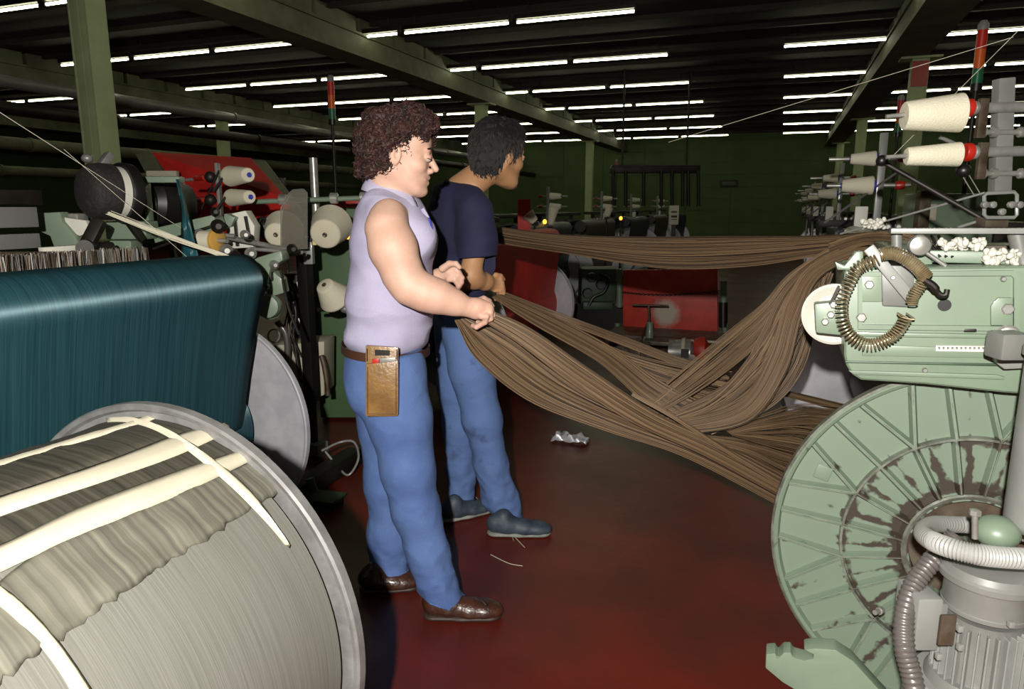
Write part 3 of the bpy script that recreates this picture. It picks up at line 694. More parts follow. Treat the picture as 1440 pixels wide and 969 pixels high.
# cone stand with two small cones, blue tips to the right
t = thing('cone_stand', 'grey cone stand before the red slanting sheet, holding two small cones', 'cone stand', V(*PF(306, 300, 3.75).xy, 0), 'cone stands near the teal loom')
b_ = PF(306, 300, 3.75)
MB().box((b_.x, b_.y, .55), (.04, .04, 1.1)).build('lower_post', M_dark, t)
gbox(301, 229, 311, 305, 3.75, .04, 'post', M_grey, t, .003)
gbox(298, 305, 322, 322, 3.7, .1, 'base_bracket', M_dark, t)
for (y0, x0) in ((247, 316), (279, 319)):
    MB().cyl(PF(262, y0+6, 3.95), PF(355, y0, 3.7), .008).build('spindle', M_steel, t)
    MB().ell(PF(296, y0+2, 3.75), (.03, .03, .03)).build('clamp', M_dark, t)
    MB().cyl(PF(275, y0+4, 3.9), PF(288, y0+3, 3.82), .014).build('red_collar', M_redpl, t)
    MB().bar(PF(300, y0+22, 3.7), PF(318, y0-2, 3.7), .012, .012).build('hook', M_dark, t)
MB().cyl(PF(278, 305, 3.75), PF(308, 240, 3.72), .005).build('guide_rod', M_dark, t)
def big_cone(lab, pa, pb, F0, F1, r0, r1, grp, hole=False, sharp=False):
    """fat end at pixel pa, slim end at pb"""
    a, b = PF(*pa, F0), PF(*pb, F1); d = b-a; L = d.length; d.normalize()
    k = thing('yarn_cone', lab, 'yarn cone', a-V(0, 0, r0), grp)
    prof = [(0, r0*.5), (.001, r0*.86), (.006, r0*.96), (.016, r0)]
    for i in range(1, 26):
        u = i/26; prof.append((.016+(L-.028)*u, r0+(r1-r0)*u+.0006*(i % 2)))
    prof += [(L-.010, r1), (L-.003, r1*.94), (L, r1*.85), (L+.0005, .012)]
    if sharp: prof = [(0, r0*.5), (0, r0-.004), (.003, r0)]+[(.003+(L-.008)*i/26, r0+(r1-r0)*i/26+.0005*(i % 2)) for i in range(1, 26)]+[(L-.004, r1), (L, r1-.004), (L, .012)]
    MB().lathe(prof, a, d, 40).build('yarn', M_cone, k)
    if sharp: return k
    MB().lathe([(L-.001, .012), (L+.006, .0125), (L+.007, .009), (L+.004, .002)], a, d, 16).build('core_tip', M_rust if hole else M_blue, k)
    MB().lathe([(-.01, .015), (-.01, r0*.45), (.001, r0*.5)], a, d, 20).build('core_base', M_rust if hole else M_blue, k)
    return k
big_cone('upper small cream cone with a blue tip, before the red sheet', (322, 248), (350, 246), 3.75, 3.62, .052, .036, 'cones near the teal loom')
big_cone('lower small cream cone with a blue tip, before the red sheet', (324, 278), (352, 277), 3.75, 3.62, .044, .033, 'cones near the teal loom')
big_cone('large round cream cone seen end-on behind the clear guard', (400, 324), (388, 330), 3.85, 3.68, .108, .06, 'cones near the teal loom', True)
big_cone('largest cream cone beside the curly-haired man, under the steel tube', (468, 314), (457, 330), 3.85, 3.68, .108, .078, 'cones near the teal loom', True)
big_cone('cream cone hanging low on the black post beside the green cabinet', (474, 422), (456, 401), 3.78, 3.70, .090, .05, 'cones near the teal loom', True)
# the black post, its horizontal tubes, guard and base
t = thing('yarn_stand', 'black yarn stand post with steel tube, between teal loom and green cabinet', 'yarn stand', V(*PF(443, 640, 3.9).xy, 0))
bp_ = PF(443, 640, 3.9)
MB().box((bp_.x, bp_.y, .80), (.065, .06, .92)).build('post', M_black, t, bevel=.006)
MB().box((bp_.x, bp_.y, .24), (.032, .032, .48)).build('lower_post', M_dark, t, bevel=.003)
MB().cyl((bp_.x+.02, bp_.y+.1, 1.3), (bp_.x+.02, bp_.y+.1, 1.68), .022).build('upper_tube', M_steel, t)
MB().cyl(PF(352, 284, 3.8), PF(520, 278, 3.8), .013).build('cross_tube', M_green, t)
for x in (398, 470, 512): MB().lathe([(0, .02), (.004, .028), (.04, .028), (.044, .02)], PF(x-6, 282.3-.03*(x-352), 3.8), FR, 20).build('coupling', M_steel, t)
MB().cyl(PF(398, 358, 3.8), PF(436, 355, 3.8), .011).build('side_arm', M_green, t)
gbox(425, 340, 440, 372, 3.78, .05, 'clamp', M_lgrey, t)
MB().cyl(PF(435, 345, 3.8), PF(445, 300, 3.8), .012).build('brace', M_dark, t)
MB().cyl(PF(447, 436, 3.85), PF(490, 434, 3.78), .010).build('side_arm', M_dark, t)
MB().ell(PF(486, 434, 3.78), (.03, .03, .025)).build('knob', M_steel, t)
MB().cyl(PF(486, 436, 3.78), PF(492, 452, 3.78), .006).build('pin', M_dark, t)
MB().lathe([(0, .05), (.01, .052), (.02, .045)], PF(370, 318, 3.9), (FR*.8-FF).normalized(), 24).build('tension_disc', M_dark, t)
MB().ell(PF(372, 322, 3.8), (.035, .035, .055)).build('tension_cap', M_black, t)
gbox(438, 322, 445, 345, 3.7, .03, 'yellow_tab', mat('pale_yellow', '#cdbb78', .5), t)
MB().box((bp_.x, bp_.y, .06), (.12, .10, .07)).build('foot', M_lgrey, t, bevel=.01)
a = PZ(405, 700, .05); b = PZ(500, 640, .05); MB().bar(a, b, .09, .09).build('base_rail', M_dark, t, bevel=.006)
gl = mat('clear_guard', '#cfcab8', .12); gl.node_tree.nodes['Principled BSDF'].inputs['Transmission Weight'].default_value = .85; gl.node_tree.nodes['Principled BSDF'].inputs['IOR'].default_value = 1.1
gpoly([(395, 352), (395, 292), (406, 272), (412, 267), (427, 266), (432, 271), (432, 350)], 3.6, .004, 'clear_guard', gl, t, 0)
MB().tube([PF(x, y, 3.595) for x, y in [(395, 352), (395, 292), (406, 272), (412, 267), (427, 266), (432, 271), (432, 350)]], .0025, 6).build('guard_edge', M_greym, t)
o = MB().tube(spline([PZ(452, 634, .18), PZ(478, 622, .2), PZ(498, 622, .2), PZ(504, 645, .1), PZ(490, 668, .03), PZ(474, 655, .06), PZ(455, 632, .15)], 40), .006).build('air_line', M_lgrey, None)
tag(o, 'thin pale air line looping over the floor beside the cabinet', 'hose')
o = thing('warning_lamp', 'tiny amber lamp glowing at the edge of the green cabinet', 'lamp', PF(487, 332, 4.5)); MB().ell(PF(489, 332, 4.45), (.02, .02, .02)).build('lens', M_amber, o); gbox(486, 328, 494, 337, 4.47, .25, 'socket', M_dark, o)
# green cabinet
t = thing('control_cabinet', 'plain green control cabinet standing behind the curly-haired man', 'cabinet', V(*PF(500, 590, 4.75).xy, 0))
a = PF(452, 592, 4.62); 
R_ = Matrix((FR, FF, UP)).transposed()
cc = PF(505, 592, 4.62)+FF*.2; zt = PF(505, 293, 4.62).z
MB().box((cc.x, cc.y, (zt+.02)/2), (.52, .4, zt-.02), R_).build('body', M_gcab, t, bevel=.008)
MB().box((cc.x-FF.x*.205, cc.y-FF.y*.205, zt/2), (.47, .015, zt-.12), R_).build('door', M_gcab, t, bevel=.005)
MB().box((cc.x-FF.x*.2+FR.x*.03, cc.y-FF.y*.2+FR.y*.03, zt+.03), (.25, .08, .05), R_).build('red_switch', M_redpl, t, bevel=.01)
# pale box with hoses
t = thing('control_box', 'cream equipment box hung with grey hoses, behind the silver flange', 'box', V(*PF(420, 560, 4.0).xy, .35))
gpoly([(383, 486), (456, 480), (456, 556), (412, 572), (400, 548)], 4.1, .25, 'body', M_board, t, .01)
MB().box((PF(430, 540, 4.25)).xy.to_3d()+V(0, 0, .3), (.08, .08, .6)).build('leg', M_dark, t)
for i, (q, r, m) in enumerate(([[(390, 452), (402, 470), (404, 500), (398, 520)], .018, M_hosed], [[(402, 540), (418, 556), (428, 575), (424, 590)], .022, M_dark], [[(405, 440), (412, 470), (420, 520), (424, 538)], .010, M_black], [[(430, 486), (431, 505), (434, 530), (437, 545)], .015, M_rust], [[(452, 500), (456, 515), (460, 540), (461, 556)], .015, M_rust], [[(408, 410), (416, 440), (412, 470)], .012, M_black])):
    MB().tube(spline([PF(x, y, 3.95) for x, y in q], 24), r, 12).build('hose', m, t)
MB().tube([PF(385+8*math.cos(a_), 472+9*math.sin(a_), 3.95) for a_ in np.linspace(0, 2*PI, 20)], .005, 6, cap=False).build('hose_clip', M_lgrey, t)
gbox(400, 385, 424, 476, 4.3, .15, 'rear_panel', M_dark, t)
for k in range(12):
    x = random.uniform(392, 432); y = random.uniform(385, 470)
    MB().tube(spline([PF(x, y, 3.9), PF(x+random.uniform(-8, 12), y+25, 3.9), PF(x+random.uniform(-5, 20), y+60, 3.95)], 8), .004, 6).build('cable', random.choice([M_black, M_rust, M_dark, M_steel]), t)
# low green foot plate on the floor
t = thing('pedal', 'low green foot pedal plate on the floor right of the silver flange', 'pedal', PZ(450, 705, 0))
p = PZ(452, 712, .0); MB().box(p+V(0, 0, .05), (.20, .13, .012), Matrix.Rotation(YAW*.2, 3, 'Z')).build('plate', M_dgreen, t, bevel=.003)
MB().box(p+V(0, .03, .022), (.16, .08, .042)).build('base', M_dark, t); MB().cyl(p+V(-.06, .03, .05), p+V(-.08, .03, .12), .02).build('pivot', M_dgreen, t)
# loose yarn ends gathered over the teal sheet
mb = MB()
for k in range(16):
    a = PF(150+random.uniform(-6, 6), 298+random.uniform(-3, 3), 2.85); b = PF(322+random.uniform(-5, 3), 362+random.uniform(-3, 4), 2.75)
    m_ = (a+b)/2-UP*random.uniform(-.004, .01)
    mb.tube(spline([a, m_, b, b+FR*.04-UP*.05], 14), .0013, 4)
tag(mb.build('yarn_strands', M_cone, None), 'bunch of pale loose yarn strands stretched over the teal sheet', 'yarn', kind='stuff')
mb = MB()
for a, b in (((-5, 155, 2.4), (300, 350, 3.2)), ((90, 210, 2.6), (330, 420, 2.9)), ((1250, 225, 2.3), (1435, 40, 2.2)), ((940, 200, 3), (1425, 52, 2.3))):
    mb.tube([PF(*a), PF(*b)], .0009, 3)
tag(mb.build('yarn_threads', M_cone, None), 'single stray pale threads stretched across the upper picture', 'yarn', kind='stuff')
# ================================================================== RIGHT FOREGROUND LOOM
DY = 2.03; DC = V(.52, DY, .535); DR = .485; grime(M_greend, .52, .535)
t = thing('power_loom', 'pale green loom with ribbed beam flange and brown warp, right foreground', 'loom', (.6, 2.2, 0), 'looms')
# ribbed green cast flange
def dpt(r, a, y=0): return DC+V(r*math.cos(math.radians(a)), -y, r*math.sin(math.radians(a)))
fl_ = MB().lathe([(-.03, .05), (-.03, DR-.02), (-.022, DR), (.012, DR), (.016, DR-.006), (.012, DR-.014), (-.004, DR-.02), (-.006, .17), (.004, .16), (.016, .158), (.016, .145), (-.02, .14)], DC, (0, -1, 0), 128).build('beam_flange', M_greend, t)
MB().lathe([(-.02, DR-.001), (-.019, DR+.004), (.010, DR+.004), (.014, DR-.002), (.011, DR-.012)], DC, (0, -1, 0), 128, caps=False).build('rim', M_rim, fl_)
MB().lathe([(0, .150), (.017, .150), (.020, .158), (.016, .163)], DC, (0, -1, 0), 64, caps=False).build('hub_ring', M_rim, fl_)
MB().lathe([(-.004, .305), (.016, .306), (.016, .312), (-.004, .313)], DC, (0, -1, 0), 96, caps=False).build('middle_ring', M_rim, fl_)
MB().lathe([(-.02, .005), (-.015, .145), (-.028, .145)], DC, (0, -1, 0), 64).build('hub_plate', M_rust, fl_)
MB().lathe([(-.02, .05), (.05, .05), (.055, .04), (.07, .038)], DC, (0, -1, 0), 32).build('hub_boss', M_green, fl_)
def rib(r0, a0, r1, a1, i=[0]):
    A, B = dpt(r0, a0), dpt(r1, a1)
    d = (B-A).normalized(); n = d.cross(V(0, 1, 0)).normalized(); w = .0035
    # tapered web: proud at the ring, running out towards the rim, on a soft root fillet
    h0, h1 = .017, .012
    vs = [A-n*w*3+V(0, .006, 0), A-n*w-V(0, h0, 0), A+n*w-V(0, h0, 0), A+n*w*3+V(0, .006, 0), B-n*w*3+V(0, .006, 0), B-n*w-V(0, h1, 0), B+n*w-V(0, h1, 0), B+n*w*3+V(0, .006, 0)]
    MB().add(vs, [(0, 1, 5, 4), (1, 2, 6, 5), (2, 3, 7, 6), (0, 3, 2, 1), (4, 5, 6, 7), (0, 4, 7, 3)]).build('rib', M_greend, fl_, smooth=0)
    MB().bar(A-V(0, h0, 0), B-V(0, h1, 0), .0028, .0018).build('rib_edge', M_rim, fl_)
for k in range(20):
    a = 120+18*k
    rib(.160, a+2, .309, a)
    if k % 2 == 0: rib(.309, a, DR-.016, a-8); rib(.309, a, DR-.016, a+8)
    else: rib(.309, a, DR-.016, a)
MB().box(dpt(.405, 155, .008), (.04, .004, .04), Matrix.Rotation(.3, 3, 'Y')).build('cast_mark', M_greend, fl_, bevel=.003)
MB().cyl(dpt(0, 0, .1), dpt(0, 0, -2.1), .05, n=24).build('axle', M_steel, t)
MB().cyl((DC.x, DY+.03, DC.z), (DC.x, 4.02, DC.z), .13, n=64).build('yarn_roll', M_brown2, t)
disc_flange((DC.x, 4.05, DC.z), (0, -1, 0), .485, M_alu, t, n=96)
# end casting above the flange
YP = 1.93
def pp(px, py, y=YP): return PY(px, py, y)
out = [(1187, 380), (1187, 500), (1190, 514), (1198, 527), (1211, 535), (1300, 541), (1412, 553), (1600, 566), (1600, 372), (1432, 374), (1300, 376), (1200, 377)]
body = MB().prism([pp(*q) for q in out], (0, .30, 0)).build('end_casting', M_green, t, bevel=.012, bseg=3)
def fplate(pts, name, m, y=YP, th=.01, bev=.003, parent=None):
    return MB().prism([PY(a, b, y) for a, b in pts], (0, -th, 0)).build(name, m, parent or body, bevel=bev)
# raised border of the recessed lid, lid pads, ledges
bo = [(1206, 382), (1424, 380), (1432, 386), (1432, 465), (1206, 462)]; bi = [(1212, 388), (1420, 387), (1424, 391), (1424, 458), (1212, 456)]
n_ = len(bo); vs = [pp(*q) for q in bo]+[pp(*q) for q in bi]; vs += [v-V(0, .012, 0) for v in vs]; fs = []
for i in range(n_):
    j = (i+1) % n_
    fs += [(2*n_+i, 2*n_+j, 3*n_+j, 3*n_+i), (i, j, 2*n_+j, 2*n_+i), (n_+i, 3*n_+i, 3*n_+j, n_+j)]
MB().add(vs, fs).build('lid_border', M_green, body, bevel=0)
fplate([(1396, 424), (1402, 418), (1422, 418), (1422, 457), (1392, 457), (1392, 430)], 'bolt_pad', M_green, th=.010)
fplate([(1210, 388), (1240, 388), (1240, 424), (1210, 424)], 'bolt_pad', M_green, th=.008)
fplate([(1190, 466), (1430, 470), (1430, 476), (1190, 472)], 'ledge', M_green, th=.010)
fplate([(1188, 507), (1412, 511), (1412, 515), (1188, 510)], 'ledge', M_dgreen, th=.006)
fplate([(1192, 520), (1400, 526), (1412, 529), (1412, 533), (1200, 526)], 'ledge', M_green, th=.009)
fplate([(1212, 484), (1388, 490), (1388, 503), (1212, 500)], 'ledge', M_green, th=.006)
lb = fplate([(1315, 485), (1389, 486), (1389, 494), (1315, 493)], 'label_strip', M_white, th=.008, bev=0)
for i in range(11):
    x = 1319+i*6.2; fplate([(x, 487.5+i*.05), (x+3.4, 487.5+i*.05), (x+3, 491), (x+.6, 491.5)], 'letter', M_greym, y=YP-.008, th=.0006, bev=0, parent=lb)
def bolt(px, py, r, m=M_steel, y=YP-.004, n=6, name='bolt', h=.012):
    c = PY(px, py, y); return MB().lathe([(0, r), (h*.8, r), (h, r*.8)], c, (0, -1, 0), n).build(name, m, body)
bolt(1222, 400, .011); bolt(1416, 434, .014); bolt(1211, 446, .012); bolt(1410, 392, .006); bolt(1300, 520, .006)
MB().lathe([(0, .0145), (.002, .0145), (.002, .011)], pp(1328, 429), (0, -1, 0), 24).build('black_hole', M_black, body)
fplate([(1354, 461), (1372, 461), (1372, 466), (1354, 466)], 'slot', M_dark, th=.013)
MB().lathe([(0, .027), (.012, .027), (.018, .022), (.02, .012), (.035, .010)], pp(1415, 472), (0, -1, 0), 32).build('large_nut', M_steel, body)
fplate([(1392, 486), (1440, 484), (1440, 512), (1404, 514), (1394, 506)], 'grey_bracket', M_lgrey, th=.05, bev=.006)
# grey slide plate with light lever bar
gp = fplate([(1238, 372), (1284, 374), (1284, 420), (1276, 431), (1240, 429)], 'slide_plate', M_grey, th=.016, bev=.004)
MB().bar(PY(1221, 348, YP-.03), PY(1284, 423, YP-.03), .026, .014, (0, 1, 0)).build('lever_bar', M_lgrey, body, bevel=.003)
bolt(1255, 390, .006, y=YP-.03); bolt(1278, 416, .006, y=YP-.035)
# lugs and pulley at the left end
fplate([(1172, 366), (1186, 372), (1202, 352), (1212, 352), (1212, 378), (1176, 378)], 'lug', M_green, y=YP+.05, th=.04, bev=.004)
MB().lathe([(0, .03), (0, .076), (.01, .08), (.03, .08), (.035, .073), (.02, .05), (.025, .02)], PY(1172, 440, YP+.12), (0, -1, 0), 48).build('pulley', M_white, body)
fplate([(1144, 424), (1184, 420), (1188, 468), (1146, 464)], 'bearing_block', M_green, y=YP+.06, th=.05, bev=.006)
for q in ((1168, 442), (1172, 428), (1160, 452)): bolt(*q, .009, y=YP+.005)
MB().bar(PY(1167, 428, YP), PY(1180, 402, YP), .006, .006).build('clip', M_dark, body)
# coil springs lying against the casting, and hook
def coil(path, R, r, turns, n=14):
    P_ = spline(path, 400); out_ = []; x = None
    for i, p in enumerate(P_):
        tt = (P_[min(i+1, 400)]-P_[max(i-1, 0)]).normalized()
        if x is None: x = tt.orthogonal().normalized()
        x = (x-tt*x.dot(tt)).normalized(); y = tt.cross(x); out_.append((p, x.copy(), y.copy()))
    m = turns*n; res = []
    for k in range(m+1):
        u = k/m*400; i = min(int(u), 399); f_ = u-i
        p = out_[i][0].lerp(out_[i+1][0], f_); a = 2*PI*k/n
        res.append(p+(out_[i][1]*math.cos(a)+out_[i][2]*math.sin(a))*R)
    return MB().tube(res, r, 5)
cs = thing('coil_spring', 'long coil spring curled in a ring on the front of the green casting', 'spring', PY(1240, 490, YP-.05))
ys = YP-.055
coil([PY(x, y, ys) for x, y in [(1234, 366), (1208, 376), (1194, 398), (1184, 425), (1186, 455), (1200, 476), (1222, 485), (1245, 479), (1262, 466), (1274, 447)]], .0145, .0017, 46).build('coil', mat('spring_steel', '#cdbd98', .3, .6, c2='#a08c68', scale=30), cs)
MB().tube(spline([PY(x, y, ys) for x, y in [(1274, 447), (1262, 440), (1268, 446), (1286, 449), (1274, 440)]], 20), .002, 6).build('end_hook', MATS['spring_steel'], cs)
cs = thing('coil_spring', 'short darker coil spring ending in a steel hook, on top of the green casting', 'spring', PY(1290, 390, YP-.06))
coil([PY(x, y, ys-.01) for x, y in [(1238, 358), (1256, 356), (1276, 365), (1292, 378), (1304, 392)]], .014, .0024, 26).build('coil', MATS['spring_steel'], cs)
coil([PY(x, y, ys-.01) for x, y in [(1300, 392), (1292, 405), (1284, 416), (1282, 428)]], .012, .002, 12).build('coil', MATS['spring_steel'], cs)
MB().tube(spline([PY(x, y, ys-.02) for x, y in [(1300, 394), (1312, 402), (1322, 414), (1330, 414), (1332, 407)]], 20), [.009]*8+[.006]*13, 10).build('hook', M_dark, cs)
# deck above: rail, posts, pulley, lint
MB().box((.95, 2.25, 1.30), (1.35, .5, .03)).build('deck', M_green, t, bevel=.005)
a = PY(1251, 324.5, 1.98); b = PY(1470, 324.5, 1.98)
MB().bar(a, b, .05, .013).build('deck_bar', M_lgrey, t, bevel=.002)
MB().cyl(PY(1261, 328, 2.0), PY(1261, 372, 2.0), .013).build('deck_post', M_grey, t)
MB().cyl(PY(1430, 328, 2.0), PY(1440, 372, 2.0), .02).build('deck_post', M_grey, t)
p_ = MB().lathe([(0, .024), (.01, .026), (.02, .022), (.024, .010)], PY(1292, 345, 1.96), (0, -1, 0), 32).build('guide_pulley', M_steel, t)
MB().prism([PY(x, y, 1.99) for x, y in [(1282, 336), (1302, 336), (1312, 372), (1284, 374)]], (0, .04, 0)).build('pulley_bracket', M_green, t, bevel=.004)
MB().cyl(PY(1295, 350, 1.95), PY(1330, 374, 1.95), .005).build('pulley_rod', M_steel, t)
for k in range(3): MB().tube(spline([PY(1300+k*10, 332, 2.1), PY(1310+k*10, 345+k*4, 2.02), PY(1322+k*9, 362, 2.0)], 10), .004, 6).build('rod', M_dark, t)
def lint(px0, py0, px1, py1, y, nm, n=70):
    mb = MB()
    for i in range(n):
        c = PY(random.uniform(px0, px1), random.uniform(py0, py1), y+random.uniform(-.03, .03))
        mb.ell(c, (random.uniform(.004, .013), .008, random.uniform(.004, .010)), 7, 5, Matrix.Rotation(random.uniform(0, 3), 3, 'Y'))
    return tag(mb.build('lint', M_white, None, smooth=80), nm, 'lint', kind='stuff')
lint(1322, 336, 1384, 352, 2.02, 'fluffy white lint heaped on the deck of the near right loom'); lint(1384, 352, 1434, 371, 1.99, 'strip of white lint lying along the top edge of the green casting')
lint(1212, 308, 1244, 320, 2.7, 'small patch of white lint on the bar behind the near loom', 40)
MB().prism([PY(x, y, 2.15) for x, y in [(1316, 348), (1440, 345), (1440, 372), (1316, 374)]], (0, .02, 0)).build('brown_rest', M_brown2, t)
# supporting frame below the casting, out of frame to the right, carries the machine
MB().prism([V(.72, 2.1, 0), V(1.9, 2.1, 0), V(1.9, 2.1, 1.1), V(1.1, 2.1, 1.1), V(1.06, 2.1, .9), V(1.06, 2.1, .2), V(.72, 2.1, .12)], (0, .1, 0)).build('side_frame', M_green, t, bevel=.01)
MB().prism([V(.72, 4.15, 0), V(1.9, 4.15, 0), V(1.9, 4.15, 1.1), V(.3, 4.15, 1.15), V(.2, 4.15, 1.0), V(.9, 4.15, .8)], (0, .1, 0)).build('side_frame', M_green, t, bevel=.01)
MB().cyl((.36, 2.2, 1.27), (.36, 4.2, 1.27), .05, n=24).build('whip_roller', M_steel, t)
MB().box((1.3, 3.1, 1.15), (.5, 2.0, .12)).build('cross_beam', M_green, t, bevel=.01)
# toothed cradle plate at the floor
gp = [(1077, 920), (1090, 919), (1094, 926), (1102, 918), (1112, 918), (1116, 925), (1130, 929), (1143, 927), (1144, 921), (1130, 914), (1146, 912), (1175, 914), (1200, 930), (1250, 985), (1250, 1010), (1150, 990), (1100, 960), (1076, 940)]
o = MB().prism([PY(x, y, 1.70) for x, y in gp], (0, .05, 0)).build('beam_cradle', M_green, None, bevel=.005)
tag(o, 'toothed pale green cradle plate on the floor below the ribbed flange', 'bracket')
bt = MB().lathe([(0, .009), (.012, .009), (.013, .006), (.03, .006)], PY(1240, 858, 1.78), (-.6, -.8, .1), 12).build('clamp_bolt', M_steel, t)
# ---------- cone stand over the near right loom
t = thing('cone_stand', 'tall light grey bracket with two spindles at the upper right', 'cone stand', PF(1408, 318, 2.15), 'cone stands near the right loom')
F_ = 2.15
gpoly([(1406, 110), (1429, 108), (1423, 272), (1399, 272)], F_, .035, 'upright', M_grey, t, .003)
bo = [(1388, 272), (1426, 270), (1430, 274), (1430, 302), (1426, 306), (1388, 306), (1384, 302), (1384, 276)]
MB().tube([PF(x, y, F_-.02) for x, y in bo], .0055, 8, closed=True).build('square_clamp', M_lgrey, t)
for x, y in ((1394, 288), (1420, 288), (1407, 298), (1383, 288), (1432, 288)): MB().lathe([(0, .010), (.012, .010), (.014, .005)], PF(x, y, F_-.03), -FF, 8).build('bolt', M_steel, t)
gbox(1387, 306, 1418, 320, F_, .06, 'base_block', M_rust, t, .004)
for y, yc in ((152, 186), (214, 244)):
    MB().cyl(PF(1372, y, F_), PF(1470, y-2, F_), .015, n=20).build('tube_rod', M_steel, t)
    MB().cyl(PF(1374, yc, F_), PF(1470, yc, F_), .008, n=14).build('lower_rod', M_steel, t)
    for x in (1378, 1394, 1432): MB().lathe([(0, .008), (.002, .015), (.014, .015), (.016, .008)], PF(x, yc, F_), FR, 12).build('coupling', M_steel, t)
    gbox(1380, y-14, 1386, yc+8, F_-.02, .015, 'clamp_strap', M_rust, t, .002)
    MB().lathe([(0, .017), (.003, .02), (.018, .02), (.02, .017)], PF(1368, y, F_), FR, 20).build('silver_joint', M_steel, t)
    MB().lathe([(0, .024), (.004, .026), (.02, .026), (.024, .018)], PF(1355, y, F_), FR, 20).build('red_collar', M_redpl, t)
    MB().cyl(PF(1246, y+(12 if y < 200 else 7), F_+.02), PF(1356, y, F_), .006).build('spindle', M_steel, t)
MB().cyl(PF(1240, 227, 2.35), PF(1382, 308, 2.2), .008).build('diagonal_arm', M_dark, t)
MB().ell(PF(1240, 226, 2.35), (.018, .018, .018)).build('black_knob', M_black, t)
MB().cyl(PF(1182, 329, 2.6), PF(1385, 271, 2.2), .0035).build('guide_wire', M_lgrey, t)
MB().cyl(PF(1347, 320, 2.2), PF(1385, 308, 2.2), .0045).build('guide_wire', M_lgrey, t)
MB().cyl(PF(1322, 193, 2.3), PF(1345, 203, 2.3), .006).build('guide_arm', M_grey, t)
MB().ell(PF(1355, 240, 2.22), (.022, .022, .02)).build('black_knob', M_black, t)
for a_ in (1352, 1362): MB().cyl(PF(a_, 245, 2.22), PF(a_+18, 275, 2.22), .0015, n=5).build('wire', M_steel, t)
def near_cone(lab, x0, y0, h0, x1, y1, h1):
    s_ = .00212; k = big_cone(lab, (x1, y1), (x0, y0), 2.15, 2.17, h1*s_/2, h0*s_/2, 'large cones on the near right stand', sharp=True)
    return k
near_cone('upper large cream cone on the near right stand', 1271, 163, 38, 1352, 158.5, 52)
near_cone('lower large cream cone on the near right stand', 1274, 220, 24.5, 1350, 217, 33)
# green cabinet of the next loom, seen behind the stand
t = thing('control_cabinet', 'pale green cabinet with a cream switch plate behind the lower right cone', 'cabinet', V(*PF(1335, 330, 3.95).xy, 0))
c1 = PF(1338, 325, 3.98)+FF*.15; zt = PF(1338, 272, 3.98).z
MB().box((c1.x+.05, c1.y, zt/2), (.40, .22, zt), R_).build('body', M_green, t, bevel=.01)
gbox(1306, 287, 1316, 310, 4.0, .02, 'switch_plate', M_board, t); gbox(1290, 290, 1297, 300, 4.0, .02, 'switch_plate', M_board, t)
gbox(1296, 268, 1306, 322, 3.8, .05, 'rusty_bar', M_rust, t)
# ---------- blower motor, canister and hoses in the corner
mF = 1.34
def mc(py, f=mF): return PF(1383, py, f)
m0 = PF(1383, 870, mF); mx, my = m0.x, m0.y
def mz(py): return PF(1383, py, mF).z
t = thing('blower_motor', 'grey finned electric motor under a coiled pale hose, bottom right corner', 'motor', (mx, my, 0))
zt_, z1, z2, z3 = mz(775), mz(795), mz(862), mz(950)
R0 = .088
MB().lathe([(0, R0*.6), (.004, R0*.95), (.016, R0*1.0), (.02, R0*.93), (.03, R0*.88), (.09, R0*.9), (.092, R0*.92), (.1, R0*.92)][::1], (mx, my, mz(790)), (0, 0, -1), 48).build('fan_cowl', M_grey, t)
MB().lathe([(0, .02), (.0, R0*.98), (.006, R0*1.04), (.018, R0*1.04), (.02, R0*.9)], (mx, my, mz(800)), (0, 0, -1), 48).build('cowl_lip', M_grey, t)
zb0, zb1 = mz(868), mz(952)
MB().cyl((mx, my, zb1), (mx, my, zb0+.01), R0*.8, n=40).build('stator', M_grey, t)
for k in range(30):
    a = 2*PI*k/30; c = V(mx+R0*.87*math.cos(a), my+R0*.87*math.sin(a), (zb0+zb1)/2)
    MB().box(c, (R0*.2, .0042, zb0-zb1), Matrix.Rotation(a, 3, 'Z')).build('fin', M_lgrey, t, bevel=.001, bseg=1)
MB().lathe([(0, R0), (.012, R0*1.08), (.03, R0*1.1), (.034, R0*.9)], (mx, my, zb1+.012), (0, 0, -1), 48).build('end_shield', M_grey, t)
MB().lathe([(0, R0*1.3), (.02, R0*1.45), (.06, R0*1.5), (.07, R0*1.2)], (mx, my, zb1-.01), (0, 0, -1), 48).build('blower_case', M_lgrey, t)
MB().cyl((mx, my, 0), (mx, my, zb1-.05), .06, n=24).build('pedestal', M_grey, t)
MB().box((mx, my, .01), (.3, .3, .02)).build('base_plate', M_grey, t, bevel=.004)
gbox(1293, 843, 1319, 916, mF-.03, .085, 'terminal_box', M_lgrey, t, .006)
gbox(1319, 850, 1327, 910, mF-.01, .07, 'terminal_neck', M_grey, t, .003)
gbox(1325, 866, 1341, 908, mF-.10, .006, 'name_plate', M_rust, t, .001)
for x, y in ((1352, 886), (1352, 912), (1424, 880), (1322, 925)): gbox(x-3, y-4, x+3, y+4, mF-.105, .01, 'lug', M_lgrey, t, .001)
def corrugated(path, R, m, name, lab, pitch=.010, n=20):
    P_ = spline(path, 120); L = sum((P_[i+1]-P_[i]).length for i in range(120)); k = int(L/pitch*4)
    Q = spline(path, k); rs = [R*(1+.07*(1, .3, -1, -.3)[i % 4]) for i in range(k+1)]
    return tag(MB().tube(Q, rs, n).build(name, m, None, smooth=50), lab, 'hose')
hz = mz(752)
ring = []
cx_, cy_ = mx+.012, my+.03
